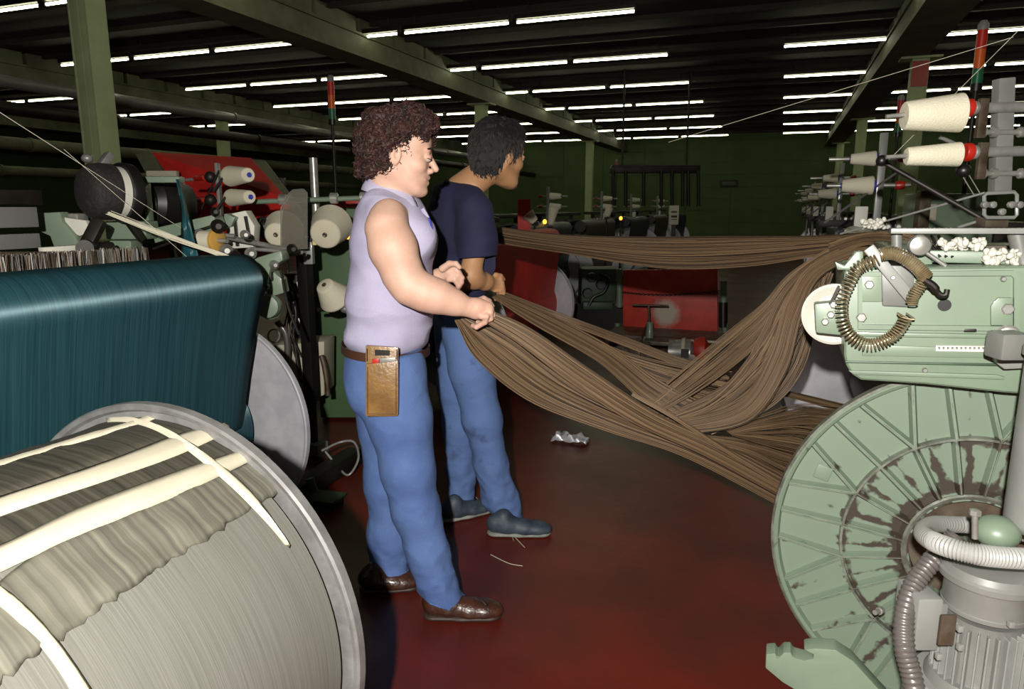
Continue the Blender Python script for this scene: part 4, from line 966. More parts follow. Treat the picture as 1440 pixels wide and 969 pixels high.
ring = [PF(1445, 752, 1.55), PF(1400, 741, 1.58), PF(1350, 738, 1.57), PF(1312, 738, 1.50), PF(1299, 750, 1.38), PF(1318, 764, 1.27), PF(1360, 777, 1.22), PF(1400, 783, 1.21), PF(1450, 786, 1.22), PF(1500, 786, 1.28)]
corrugated(ring, .0185, M_hosew, 'flexible_hose', 'pale ribbed hose coiled on top of the grey motor')
corrugated([PF(1345, 752, 1.40), PF(1330, 770, 1.40), PF(1305, 795, 1.38), PF(1284, 825, 1.36), PF(1272, 865, 1.33), PF(1272, 910, 1.30), PF(1282, 950, 1.28), PF(1292, 1000, 1.26)], .0195, M_hosed, 'flexible_hose', 'darker clear ribbed hose running down left of the grey motor')
o = thing('hose_elbow', 'small round green pump cap inside the coiled pale hose', 'machine part', PF(1400, 765, 1.42)); MB().ell(PF(1402, 748, 1.42), (.045, .045, .035)).build('cap', M_green, o); MB().cyl(PF(1402, 757, 1.42), PF(1402, 800, 1.40), .03).build('neck', M_grey, o)
MB().cyl(PF(1371, 757, 1.33), PF(1371, 720, 1.33), .006).build('bolt', M_steel, o); MB().lathe([(0, .011), (.01, .011), (.012, .006)], PF(1371, 724, 1.33), UP, 6).build('nut', M_steel, o)
t = thing('filter_canister', 'upright light grey cylinder at the right edge above the motor', 'canister', PF(1455, 750, 1.42))
a = PF(1462, 746, 1.42); zt = PF(1462, 505, 1.42).z
MB().lathe([(0, .03), (0, .055), (.012, .066), (.02, .068), (zt-a.z, .068), (zt-a.z+.004, .074), (zt-a.z+.022, .074), (zt-a.z+.024, .05)], a, UP, 48).build('body', M_lgrey, t)
gbox(1412, 470, 1450, 508, 1.5, .06, 'bracket', M_grey, t, .008)
# ================================================================== RED BEAM CARRIER in the middle of the hall
CY = 7.6
t = thing('beam_carrier', 'worn red steel beam carrier with green side posts, closing off the aisle', 'carrier', V(-1.04, CY, 0))
def cc_(px, py, y=CY): return PY(px, py, y)
M_redw = mat('worn_red_panel', '#a82c1e', .5, c2='#8a2216', scale=5)
nt = M_redw.node_tree; N_ = nt.nodes; L_ = nt.links
g_ = N_.new('ShaderNodeNewGeometry'); n1 = N_.new('ShaderNodeTexNoise'); n1.inputs['Scale'].default_value = 11; n1.inputs['Detail'].default_value = 12; n1.inputs['Roughness'].default_value = .8; L_.new(g_.outputs['Position'], n1.inputs['Vector'])
pc = cc_(936, 440); pd = cc_(930, 468)
def blob(c, sx, sz):
    s1 = N_.new('ShaderNodeVectorMath'); s1.operation = 'SUBTRACT'; L_.new(g_.outputs['Position'], s1.inputs[0]); s1.inputs[1].default_value = c
    s2 = N_.new('ShaderNodeVectorMath'); s2.operation = 'MULTIPLY'; L_.new(s1.outputs[0], s2.inputs[0]); s2.inputs[1].default_value = (1/sx, 0, 1/sz)
    s3 = N_.new('ShaderNodeVectorMath'); s3.operation = 'LENGTH'; L_.new(s2.outputs[0], s3.inputs[0]); return s3.outputs['Value']
mn = N_.new('ShaderNodeMath'); mn.operation = 'MINIMUM'; L_.new(blob(pc, .17, .17), mn.inputs[0]); L_.new(blob(pd, .42, .06), mn.inputs[1])
ad = N_.new('ShaderNodeMath'); ad.operation = 'ADD'; L_.new(mn.outputs[0], ad.inputs[0]); L_.new(n1.outputs['Fac'], ad.inputs[1])
mr = N_.new('ShaderNodeMapRange'); mr.inputs[1].default_value = 1.0; mr.inputs[2].default_value = 1.5; mr.inputs[3].default_value = 1; mr.inputs[4].default_value = 0; L_.new(ad.outputs[0], mr.inputs[0])
mx = N_.new('ShaderNodeMix'); mx.data_type = 'RGBA'; old = [n for n in N_ if n.type == 'MIX'][0]
L_.new(old.outputs[2], mx.inputs[6]); mx.inputs[7].default_value = srgb('#b3a596'); L_.new(mr.outputs[0], mx.inputs[0]); L_.new(mx.outputs[2], N_['Principled BSDF'].inputs['Base Color'])
MB().prism([cc_(876, 380), cc_(1009, 378), cc_(1009, 476), cc_(876, 474)], (0, .05, 0)).build('red_panel', M_redw, t, bevel=.006)
MB().prism([cc_(870, 470), cc_(1012, 474), cc_(1020, 520), cc_(868, 512)], (0, .5, 0)).build('base', M_dark, t, bevel=.01)
pb = cc_(940, 505, CY-.35); MB().box((-1.04, CY-.2, .10), (1.15, .7, .08)).build('platform', M_rust, t, bevel=.01)
for a, b, c, d in ((868, 378, 874, 432), (1013, 395, 1022, 432)): MB().cyl(cc_((a+c)/2, b, CY-.03), cc_((a+c)/2, d, CY-.03), .032).build('green_post', M_green, t)
for x in (1020, 868): MB().cyl(cc_(x, 455, CY-.03), V(cc_(x, 455, CY-.03).x, CY-.03, .05), .03).build('green_post', M_green, t)
MB().cyl(cc_(1017, 425, CY-.03), cc_(1017, 460, CY-.03), .045).build('sleeve', M_black, t)
for x in (-1.55, -.5):
    for y in (CY-.45, CY+.35): MB().cyl((x-.03, y, .06), (x+.03, y, .06), .06, n=20).build('wheel', M_black, t)
ch = MB(); P_ = spline([cc_(874, 411, CY-.04), cc_(905, 414, CY-.05), cc_(940, 415, CY-.05), cc_(975, 413, CY-.05), cc_(1012, 410, CY-.04)], 46)
for i in range(46):
    a, b = P_[i], P_[i+1]; m_ = (a+b)/2; d_ = (b-a); n_ = UP if i % 2 else V(0, 1, 0)
    ch.tube([m_+d_*.75*math.cos(q)+n_*.011*math.sin(q) for q in np.linspace(0, 2*PI, 9)[:-1]], .004, 5, closed=True)
ch.build('chain', M_black, t)
# jack with a T handle
t = thing('hand_jack', 'upright green jack with a T-shaped handle, standing before the red carrier', 'jack', V(cc_(912, 480, 7.0).x, 7.0, .14))
MB().cyl(cc_(889, 429, 7.0), cc_(940, 430, 7.0), .010).build('handle', M_rust, t)
MB().cyl(cc_(912, 429, 7.0), cc_(913, 452, 7.0), .011).build('rod', M_rust, t)
MB().lathe([(0, .05), (.03, .045), (.04, .038), (.2, .034), (.21, .026)], cc_(913, 482, 7.0), UP, 20).build('body', M_green, t)
MB().cyl(cc_(912, 450, 7.0), cc_(902, 478, 7.0), .008).build('brace', M_dark, t)
MB().box((-1.0, 6.95, .12), (.35, .28, .04)).build('base', M_rust, t, bevel=.005)
# gear motor lying in front
t = thing('gear_motor', 'grimy round gear motor lying in front of the red carrier', 'motor', V(-1.05, 6.7, 0))
dx = V(1, .1, 0).normalized()
MB().lathe([(0, .05), (0, .11), (.03, .13), (.12, .13), (.13, .1), (.2, .1)], cc_(884, 494, 6.7), dx, 32).build('housing', M_rust, t)
MB().lathe([(0, .09), (0, .11), (.1, .115), (.12, .12), (.2, .12), (.22, .10), (.25, .05)], cc_(940, 494, 6.7), dx, 32).build('drum', M_steel, t)
MB().lathe([(0, .125), (.03, .13), (.035, .12)], cc_(958, 494, 6.7), dx, 32).build('band', M_board, t)
MB().lathe([(0, .1), (.06, .13), (.1, .125), (.14, .06)], cc_(975, 492, 6.7), dx, 32).build('end_bell', M_redp, t)
MB().box(cc_(963, 497, 6.58), (.07, .02, .08)).build('window', M_black, t)
MB().box(V(cc_(930, 500, 6.7).x, 6.72, .04), (.9, .24, .08)).build('foot', M_rust, t, bevel=.01)
o = thing('metal_sheet', 'grimy sheet metal slope beside the gear motor, right of it', 'sheet', cc_(1000, 505, 6.9)); MB().prism([cc_(985, 478, 7.1), cc_(1030, 480, 7.1), cc_(1050, 505, 6.7), cc_(985, 508, 6.7)], (0, .02, -.03)).build('plate', M_greym, o); MB().box(V(cc_(1015, 505, 6.9).x, 6.95, .06), (.3, .12, .12)).build('foot', M_dark, o)
# crumpled foil-like offcuts on the floor
def crumple(px, py, r, lab, cat, m):
    c = PZ(px, py, 0); mb = MB(); n = 14; vs = []; fs = []
    for i in range(n+1):
        for j in range(7):
            u = i/n-.5; v = j/6-.5
            vs.append(c+V(u*r*2, v*r*.9+.15*r*u, .012+r*.75*abs(noise.noise(V(u*4, v*4, px)))+.28*r*max(0, math.cos(v*3))*math.cos(u*3)))
    for i in range(n):
        for j in range(6): a = i*7+j; fs.append((a, a+1, a+8, a+7))
    o = MB().add(vs, fs).build('metal_foil', m, None, smooth=20); md = o.modifiers.new('s', 'SOLIDIFY'); md.thickness = .004
    tag(o, lab, cat); return o
crumple(802, 622, .11, 'crumpled silver foil wrapper on the floor under the hanging yarn', 'foil', M_alu)
crumple(762, 500, .10, 'small bright metal offcut on the floor before the red sheet', 'foil', M_steel)
for px, py in ((758, 637), (747, 645), (770, 640), (765, 765), (700, 640)):
    pass
# green machine body seen between the red sheet and the carrier
t = thing('dark_machine', 'dark green machine body with coiled hose between the red sheet and the carrier', 'machine', V(*PF(850, 430, 8.2).xy, 0))
gbox(818, 378, 866, 428, 8.2, .4, 'body', M_dgreen, t, .02); gbox(820, 425, 862, 436, 8.1, .5, 'ledge', M_dgreen, t, .02)
gbox(812, 436, 866, 478, 8.3, .3, 'lower_body', M_black, t, .02)
MB().tube(spline([PF(x, y, 8.1) for x, y in [(842, 385), (855, 392), (850, 410), (835, 418), (828, 430)]], 20), .02, 8).build('hose', M_black, t)
for x, y in ((832, 390), (845, 400), (826, 412)): MB().lathe([(0, .06), (.05, .05)], PF(x, y, 8.15), -FF, 16).build('knob', M_black, t)
a_ = PF(820, 480, 8.3); MB().box((a_.x+.2, a_.y+.1, .15), (.6, .3, .3)).build('plinth', M_black, t)
# a few distinct things standing over the far left row
def tall_panel(px0, px1, py0, py1, F, lab, cat, m, name):
    o = thing(name, lab, cat, V(*PF((px0+px1)/2, py1, F).xy, 0)); gbox(px0, py0, px1, py1, F, .06, 'panel', m, o, .005)
    c = PF((px0+px1)/2, py1, F)+FF*.03; MB().box((c.x, c.y, c.z/2), (.05, .05, c.z)).build('post', M_dark, o); return o
o = tall_panel(942, 954, 289, 316, 9.5, 'white instruction board with black marks over the yarn band', 'board', M_board, 'notice_board')
for y0, y1 in ((297, 299), (303, 306), (308, 309)): gbox(944, y0, 952, y1, 9.48, .01, 'mark', M_black, o, 0)
o = tall_panel(728, 746, 280, 330, 6.9, 'narrow red cloth strip hanging upright over the red loom', 'cloth', M_red, 'cloth_strip')
for (x, y, F, lab) in ((766, 312, 8.6, 'left'), (873, 307, 10.5, 'right')):
    o = thing('warning_lamp', 'small amber lamp glowing over the far looms, %s one of two' % lab, 'lamp', V(*PF(x, y, F).xy, 1)); MB().ell(PF(x, y, F), (.025, .025, .03)).build('lens', M_amber, o)
    c = PF(x, y, F); MB().cyl((c.x, c.y, 0), (c.x, c.y, c.z-.02), .012).build('post', M_dark, o)
for (x0, y0, x1, y1, F, r, lab) in ((775, 300, 768, 318, 8, .045, 'pale cone standing tilted over the red loom'), ):
    big_cone(lab, (779, 292), (774, 316), F, F, .058, .03, 'cones over the red loom', False, True)
big_cone('pale cone at the right edge of the dark-haired man, over the red loom', (742, 300), (752, 312), 6.8, 6.8, .06, .04, 'cones over the red loom', False, True)
big_cone('dim yellowish cone over the third loom of the left row', (857, 292), (853, 304), 9.5, 9.5, .05, .04, 'cones over the red loom', False, True)
for (x, y, F, w_) in ((774, 318, 8, 'the tilted cone over the red loom'), (752, 313, 6.8, 'the cone by the dark-haired man'), (853, 305, 9.5, 'the dim yellowish cone')):
    c = PF(x, y+2, F); o = thing('cone_stand', 'thin dark stand holding '+w_, 'cone stand', V(c.x, c.y, 0)); MB().cyl((c.x, c.y, 0), c, .012).build('post', M_dark, o); MB().box(c, (.05, .05, .03)).build('cup', M_dark, o)
# dark hanging frames over the far looms
t = thing('hanging_rack', 'dark hanging frame with vertical rods over the far looms, left of the bare green wall', 'frame', PF(925, 240, 14))
gbox(860, 232, 985, 243, 14, .3, 'top_bar', M_dark, t, .02)
for x in (875, 965): c = PF(x, 232, 14); MB().cyl(c, V(c.x, c.y, 3.94), .02).build('hanger', M_dark, t)
for x in (862, 880, 905, 930, 945, 960, 968, 982): MB().cyl(PF(x, 240, 14), PF(x, 290, 14), .035).build('rod', M_dark, t)
# ================================================================== BROWN WARP YARN: skeins of parallel threads
def skein(lab, st, n, r=.0016, segs=36, jit=.25, wob=.02, dep=.03, ph=0, name='yarn_skein', sag=0):
    """st: stations (xA, yA, FA, xB, yB, FB) = the two edges of the band at that place; threads run from station to station"""
    A = spline([PF(s[0], s[1], s[2]) for s in st], segs); B = spline([PF(s[3], s[4], s[5]) for s in st], segs)
    vs = []; fs = []; o = 0; rn = random.Random(ph+n)
    for k in range(n):
        u0 = (k+rn.uniform(-.5, .5))/max(n-1, 1); rr_ = r*rn.uniform(.75, 1.25); z0 = rn.uniform(-1, 1)*dep; fq = rn.uniform(.6, 1.6); p0 = rn.uniform(0, 99)
        pts = []
        for i in range(segs+1):
            t_ = i/segs
            # threads bunch together in locks and wander a little
            q = u0*9+ph; lock = .055*noise.noise(V(q, t_*1.4, ph))*2+wob*noise.noise(V(p0, t_*fq*3, 1))
            u = min(max(u0+lock, -.04), 1.04); p = A[i].lerp(B[i], u)
            w = (A[i]-B[i]).length
            p = p+FF*(z0*min(1, w*6)+.22*w*math.sin(u*PI*3+t_*2+ph)*.4)
            pts.append(p)
        for i in range(segs+1):
            a, b = pts[max(i-1, 0)], pts[min(i+1, segs)]; tt = (b-a).normalized(); x = tt.cross(FF)
            if x.length < .05: x = tt.cross(UP)
            x.normalize(); y = tt.cross(x)
            vs += [pts[i]+x*rr_, pts[i]-x*rr_*.5+y*rr_*.87, pts[i]-x*rr_*.5-y*rr_*.87]
        for i in range(segs):
            b0 = o+i*3
            for j in range(3): fs.append((b0+j, b0+(j+1) % 3, b0+3+(j+1) % 3, b0+3+j))
        o += (segs+1)*3
    ob = np_obj(name, np.array([tuple(v) for v in vs]), np.array(fs), M_brown)
    at = ob.data.attributes.new('tone', 'FLOAT', 'POINT'); per = (segs+1)*3
    tn = []
    for k in range(n): q = min(1, max(0, .42+.9*noise.noise(V(k*.11, ph, 0))+rn.gauss(0, .22))); tn += [q]*per
    at.data.foreach_set('value', tn); tag(ob, lab, 'yarn', 'brown warp yarn', 'stuff'); return ob
# the long upper band
skein('broad brown yarn band stretched level across the aisle at chest height', [(625, 303, 3.75, 625, 322, 3.7), (700, 319, 3.7, 700, 342, 3.6), (790, 331, 3.5, 790, 356, 3.4), (920, 335, 3.25, 920, 376, 3.1), (1040, 333, 3.0, 1040, 374, 2.85), (1150, 331, 2.75, 1150, 358, 2.6), (1262, 322, 2.45, 1262, 345, 2.4)], 280, r=.0019, segs=30, ph=1, dep=.05)
# big underside sheet falling from the near man's hand
skein('widest brown yarn skein sagging from the curly-haired man towards the ribbed flange', [(655, 446, 2.27, 640, 450, 2.33), (720, 478, 2.29, 672, 505, 2.40), (800, 535, 2.30, 745, 562, 2.45), (890, 583, 2.30, 850, 603, 2.42), (1000, 628, 2.30, 960, 640, 2.4), (1110, 678, 2.30, 1098, 712, 2.4)], 215, r=.0019, segs=34, ph=2, dep=.03)
skein('ridge of brown yarn running from the near fist down the front of the widest skein', [(688, 436, 2.22, 672, 447, 2.22), (745, 462, 2.22, 728, 482, 2.24), (830, 520, 2.22, 806, 540, 2.25), (920, 580, 2.22, 895, 596, 2.26), (1010, 622, 2.22, 990, 640, 2.26), (1110, 676, 2.24, 1100, 700, 2.28)], 130, r=.0018, segs=34, ph=3, dep=.02)
skein('brown yarn skein from the second pair of hands into the hanging loop', [(702, 413, 2.97, 692, 418, 2.97), (770, 440, 2.8, 750, 456, 2.8), (860, 488, 2.6, 840, 508, 2.6), (930, 536, 2.45, 905, 566, 2.45), (1010, 575, 2.4, 960, 606, 2.38)], 125, r=.0018, segs=34, ph=4, dep=.03)
skein('wide middle skein of brown yarn above it, fanning towards the loop', [(705, 412, 2.99, 696, 418, 2.99), (780, 447, 2.85, 765, 458, 2.85), (870, 492, 2.68, 850, 510, 2.6), (960, 515, 2.6, 930, 560, 2.5), (1030, 520, 2.5, 990, 590, 2.4)], 105, r=.0017, segs=30, ph=5, dep=.03)
skein('thin upper strand bundle from the far hands towards the red carrier', [(706, 409, 3.0, 702, 413, 3.0), (790, 441, 2.85, 786, 450, 2.85), (880, 474, 2.9, 876, 485, 2.9), (960, 504, 2.9, 955, 514, 2.9), (1010, 512, 2.8, 1005, 522, 2.8)], 40, r=.0016, segs=26, ph=6, dep=.01)
skein('narrow twisted strand crossing the big skein on its way to the ribbed flange', [(890, 552, 2.24, 888, 556, 2.24), (950, 585, 2.2, 948, 590, 2.2), (1020, 630, 2.2, 1018, 635, 2.2), (1100, 678, 2.22, 1098, 684, 2.22)], 20, r=.0016, segs=20, ph=7, dep=.005)
# the loop rising to the whip roller
skein('outer lock of the hanging brown yarn loop, rising to the right-hand loom', [(900, 592, 2.36, 905, 606, 2.36), (960, 590, 2.34, 975, 608, 2.34), (1040, 565, 2.33, 1055, 590, 2.3), (1082, 498, 2.33, 1104, 522, 2.3), (1106, 425, 2.35, 1128, 440, 2.32), (1142, 372, 2.38, 1158, 385, 2.36), (1230, 335, 2.4, 1240, 350, 2.38)], 135, r=.0018, segs=44, ph=8, dep=.03)
skein('middle lock of the hanging brown yarn loop', [(895, 588, 2.42, 900, 600, 2.42), (955, 572, 2.4, 965, 592, 2.4), (1030, 530, 2.4, 1048, 566, 2.38), (1068, 470, 2.4, 1086, 495, 2.36), (1102, 405, 2.42, 1116, 428, 2.38), (1150, 362, 2.44, 1160, 380, 2.42), (1225, 333, 2.45, 1232, 345, 2.45)], 85, r=.0017, segs=40, ph=9, dep=.04)
skein('inner fan of brown threads, straight and open, left of the loop', [(878, 594, 2.4, 900, 596, 2.4), (940, 540, 2.45, 985, 548, 2.4), (1010, 480, 2.48, 1050, 500, 2.44), (1070, 430, 2.5, 1092, 450, 2.46), (1110, 385, 2.5, 1125, 405, 2.46), (1170, 345, 2.5, 1178, 362, 2.46)], 55, r=.0015, segs=30, ph=10, dep=.03, wob=.05)
skein('wisps of brown thread hanging between the loop locks', [(930, 590, 2.36, 950, 596, 2.36), (1000, 560, 2.36, 1010, 580, 2.36), (1060, 490, 2.38, 1080, 540, 2.34), (1105, 420, 2.4, 1130, 460, 2.36), (1150, 365, 2.42, 1168, 380, 2.4)], 45, r=.0015, segs=30, ph=11, dep=.05, wob=.08)
skein('brown yarn hanging from the loop down past the silver flange', [(1150, 372, 2.42, 1172, 385, 2.42), (1125, 440, 2.42, 1150, 452, 2.4), (1100, 510, 2.42, 1130, 520, 2.4), (1050, 570, 2.42, 1085, 570, 2.4), (985, 600, 2.42, 1000, 610, 2.4)], 90, r=.0017, segs=30, ph=12, dep=.03)
# bands drawn onto the beam behind the ribbed flange
skein('short dark band of brown yarn crossing the lower silver flange', [(1082, 545, 2.5, 1080, 552, 2.5), (1130, 555, 2.6, 1128, 564, 2.6), (1200, 572, 2.7, 1200, 584, 2.7)], 40, r=.0017, segs=14, ph=13, dep=.01)
skein('brown yarn fan wound onto the beam behind the ribbed flange', [(1022, 606, 2.35, 1030, 612, 2.35), (1080, 585, 2.4, 1075, 625, 2.4), (1140, 572, 2.5, 1130, 640, 2.45), (1230, 580, 2.6, 1220, 680, 2.5)], 150, r=.0018, segs=20, ph=14, dep=.03)
skein('lower brown yarn fan leading to the beam, in shadow', [(985, 612, 2.4, 990, 622, 2.4), (1050, 618, 2.42, 1045, 640, 2.4), (1110, 630, 2.5, 1100, 672, 2.45), (1180, 650, 2.55, 1170, 700, 2.5)], 100, r=.0017, segs=18, ph=15, dep=.03)
# yarn passing over the deck of the near right loom
skein('brown yarn band laid over the whip roller of the near right loom', [(1165, 340, 2.5, 1170, 362, 2.45), (1210, 328, 2.4, 1215, 345, 2.35), (1262, 326, 2.25, 1262, 350, 2.2), (1330, 345, 2.15, 1330, 366, 2.1), (1420, 358, 2.1, 1420, 372, 2.08)], 110, r=.0018, segs=18, ph=16, dep=.02)
# loose ends on the floor
mb = MB()
for q in ([(652, 566), (680, 625), (705, 700), (722, 760)], [(690, 780), (715, 792), (735, 796)], [(738, 770), (690, 720), (660, 690)]):
    mb.tube(spline([PZ(x, y, .004) for x, y in q], 20), .0012, 4)
tag(mb.build('yarn_threads', M_cone, None), 'few stray pale threads lying on the red floor by the sneakers', 'yarn', kind='stuff')
# ================================================================== THE TWO MEN
RM = Matrix((FR, FF, UP)).transposed()
def skin_mat(name, c, c2):
    m = mat(name, c, .6, c2=c2, scale=9, lo=.4, hi=.7, bump=.05, bscale=300)
    b = m.node_tree.nodes['Principled BSDF']; b.inputs['Subsurface Weight'].default_value = .12; b.inputs['Subsurface Radius'].default_value = (1, .35, .2); b.inputs['Subsurface Scale'].default_value = .008
    return m
M_skin1 = skin_mat('skin_fair', '#d3ab96', '#c79a86'); M_skin2 = skin_mat('skin_tanned', '#b88a62', '#a87a55')
M_lip = mat('lip', '#b06a5c', .45); M_eyew = mat('eye_white', '#a59a8e', .3); M_iris = mat('iris', '#3a2a1c', .2)
def cloth(name, c, c2, sc=5, stain=None):
    m = mat(name, c, .85, c2=c2, scale=sc, lo=.35, hi=.7, bump=.25, bscale=260); m.node_tree.nodes['Principled BSDF'].inputs['Sheen Weight'].default_value = 0; return m
M_shirt = cloth('lilac_knit', '#a9a3bb', '#9b95af'); M_navy_t = cloth('navy_cotton', '#1b1d44', '#151735')
M_jean = cloth('blue_work_cotton', '#5f7cb4', '#4a66a2', 5); M_jean2 = mat('blue_work_cotton_worn', '#5f7cb4', .85, c2='#36425f', scale=7, lo=.56, hi=.74, bump=.25, bscale=260)
M_hair1 = mat('auburn_hair', '#472015', .7, c2='#1c0c08', scale=28); M_hair2 = mat('black_hair', '#17100d', .8, c2='#0f0a08', scale=60)
M_leather = mat('tan_leather', '#9a7440', .38, c2='#7e5c30', scale=14, bump=.2, bscale=70, coat=.2)
M_belt = mat('brown_belt', '#4a2c1c', .5); M_shoe1 = mat('brown_shoe', '#4c2c1d', .36, c2='#341d13', scale=18, bump=.3, bscale=90, coat=.2)
M_shoe2 = mat('navy_sneaker', '#262f3f', .6, c2='#3e4a55', scale=25); M_sole1 = mat('dark_sole', '#2a1c14', .6); M_sole2 = mat('grey_sole', '#8e8f86', .7, c2='#6a6b62', scale=20)
def lmix(a, b, t): return a+(b-a)*t
def head(S, c, hx, hz, sc, k=.012):
    hx = hx.normalized(); hy = UP.cross(hx).normalized() if abs(hx.dot(UP)) < .99 else FF; hz = hx.cross(hy).normalized()
    P = lambda x, y, z: c+(hx*x+hy*y+hz*z)*sc
    R = Matrix((hx, hy, hz)).transposed(); E = lambda p, r, **kw: S.ell(P(*p), [q*sc for q in r], R=R, **kw)
    E((-.012, 0, .028), (.096, .075, .092), k=.01); E((.035, 0, -.028), (.056, .058, .082), k=.03)
    E((.04, 0, .045), (.052, .062, .05), k=.02)
    for s in (-1, 1):
        S.cap(P(-.018, s*.052, -.045), P(.058, s*.024, -.090), .020*sc, .019*sc, k=.03)
        E((.058, s*.040, -.024), (.026, .022, .022), k=.02)
    E((.073, 0, -.097), (.022, .024, .018), k=.02); E((.072, s*.0, -.055), (.020, .030, .024), k=.02)
    S.cap(P(.081, -.032, .024), P(.081, .032, .024), .0125*sc, k=.012)
    for s in (-1, 1): E((.097, s*.031, .004), (.016, .017, .010), k=.010, sub=True)
    S.cap(P(.088, 0, .012), P(.112, 0, -.026), .0075*sc, .0105*sc, k=.009)
    for s in (-1, 1): S.cap(P(.100, s*.011, -.034), P(.094, s*.013, -.036), .0085*sc, k=.006)
    for s in (-1, 1): S.cap(P(.0915, 0, -.0555), P(.084, s*.024, -.058), .0062*sc, .004*sc, k=.006)
    for s in (-1, 1): S.cap(P(.0885, 0, -.071), P(.082, s*.020, -.066), .007*sc, .004*sc, k=.006)
    for s in (-1, 1): S.cap(P(.099, 0, -.0635), P(.086, s*.034, -.054), .0028*sc, k=.004, sub=True)
    for s in (-1, 1):
        E((-.008, s*.075, -.004), (.019, .009, .031), k=.006); E((.000, s*.083, .000), (.009, .006, .017), k=.005, sub=True)
        E((.0865, s*.031, .0045), (.0128, .0155, .0105), k=.004)   # upper lids
    return P, R
def eyes(P, R, sc, parent, sides):
    for s in sides:
        e = MB().ell(P(.0865, s*.031, .0015), [.0118*sc]*3, 14, 10, R).build('eye', M_eyew, parent)
        MB().ell(P(.0955, s*.030, .0000), [.0035*sc, .0052*sc, .0052*sc], 10, 8, R).build('iris', M_iris, e)
        MB().tube(spline([P(.0955, s*.018, .0005), P(.0995, s*.029, -.003), P(.094, s*.041, -.001), P(.087, s*.047, .001)], 8), .0013, 5).build('eyelashes', MATS['auburn_hair'], parent)
        MB().tube(spline([P(.093, s*.016, .026), P(.096, s*.030, .031), P(.084, s*.050, .027)], 10), [.002*sc]+[.0042*sc]*6+[.003*sc]*3+[.001*sc], 6).build('eyebrow', None or MATS['auburn_hair'], parent)
def fin(S, pts, r0, r1, k=.006):
    n = len(pts)-1
    for i in range(n): S.cap(pts[i], pts[i+1], r0+(r1-r0)*i/n, r0+(r1-r0)*(i+1)/n, k=k if i == 0 else .003)
def displace(o, fn):
    me = o.data; n = len(me.vertices); co = np.zeros(n*3, np.float32); me.vertices.foreach_get('co', co); co = co.reshape(-1, 3)
    no = np.zeros(n*3, np.float32); me.vertices.foreach_get('normal', no); no = no.reshape(-1, 3)
    off = ORG.get(o.name, Vector((0, 0, 0)))
    d = np.array([fn(Vector(co[i])+off, no[i]) for i in range(n)], np.float32)
    me.vertices.foreach_set('co', (co+no*d[:, None]).ravel()); me.update()
def relax(v, f, it=2):
    v = v.copy(); n = len(v)
    for _ in range(it):
        acc = np.zeros_like(v); cnt = np.zeros(n)
        for i in range(4):
            a, b = f[:, i], f[:, (i+1) % 4]
            for q in range(3):
                acc[:, q] += np.bincount(a, v[b, q], n)+np.bincount(b, v[a, q], n)
            cnt += np.bincount(a, minlength=n)+np.bincount(b, minlength=n)
        v = v*.5+.5*acc/np.maximum(cnt, 1)[:, None]
    return v
def bounds(pts, pad):
    a = np.array([tuple(p) for p in pts]); return a.min(0)-pad, a.max(0)+pad
def sdfobj(name, S, m, parent, it=1):
    v, f = S.mesh(); v = relax(v, f, it); return np_obj(name, v, f, m, parent)
def folds(amp, fx=9, fz=4, seed=0, zlo=None):
    """cloth folds: ridges of noise, stronger where the cloth bunches"""
    def fn(p, n):
        q = V(p.dot(FR)*fx, p.dot(FF)*fx, p.z*fz); a = 1-abs(noise.noise(q+V(seed, 0, 0))*2); b = noise.noise(q*2.3+V(0, seed, 0))
        w = 1 if zlo is None else (.5+1.5*max(0, min(1, (zlo-p.z)/.25)))
        return amp*w*((a-.65)*1.3+b*.6)
    return fn
def shoe(name, heel, toe, upm, solem, parent, w=.047, h=.052, lace=True):
    heel = V(heel.x, heel.y, 0); toe = V(toe.x, toe.y, 0); d = (toe-heel); L = d.length; d.normalize(); sd = UP.cross(d)
    P = lambda x, y, z: heel+d*(x*L)+sd*y+UP*z
    lo, hi = bounds([heel, toe], .09); lo[2] = -.01; hi[2] = .14
    S = SDF(lo, hi, .003)
    S.cap(P(.14, 0, .050), P(.32, 0, .048), .036, .040, k=.02); S.cap(P(.32, 0, .048), P(.60, 0, .036), .040, .036, k=.025, flat=(UP, .95))
    S.cap(P(.60, 0, .034), P(.80, .004, .030), w*.98, w*.92, k=.02, flat=(UP, .72)); S.cap(P(.80, .004, .030), P(.90, .002, .027), w*.88, w*.7, k=.02, flat=(UP, .72))
    S.cap(P(.14, 0, .06), P(.26, 0, .085), .034, .036, k=.02)
    S.half((0, 0, .014), (0, 0, -1), .003)
    u = sdfobj('shoe_upper' if False else 'upper', S, upm, parent)
    S = SDF(lo, hi, .003)
    S.cap(P(.14, 0, .012), P(.5, 0, .012), w*.80, w*.86, k=.01, flat=(UP, .36)); S.cap(P(.5, 0, .012), P(.84, .004, .012), w*.9, w*.98, k=.01, flat=(UP, .36))
    S.half((0, 0, .001), (0, 0, -1), .002)
    s_ = sdfobj('sole', S, solem, u)
    if lace:
        for i in range(4): MB().tube(spline([P(.42+.055*i, -.022, .066-.004*i), P(.43+.055*i, 0, .083-.006*i), P(.42+.055*i, .022, .066-.004*i)], 8), .0025, 6).build('lace', solem, u)
    u.name = name; ORG[u.name] = ORG.get(u.name, Vector(ORG[parent.name])); return u
def leg_chain(S, pts, k=.03):
    for i in range(len(pts)-1): S.cap(pts[i][0], pts[i+1][0], pts[i][1], pts[i+1][1], k=k)
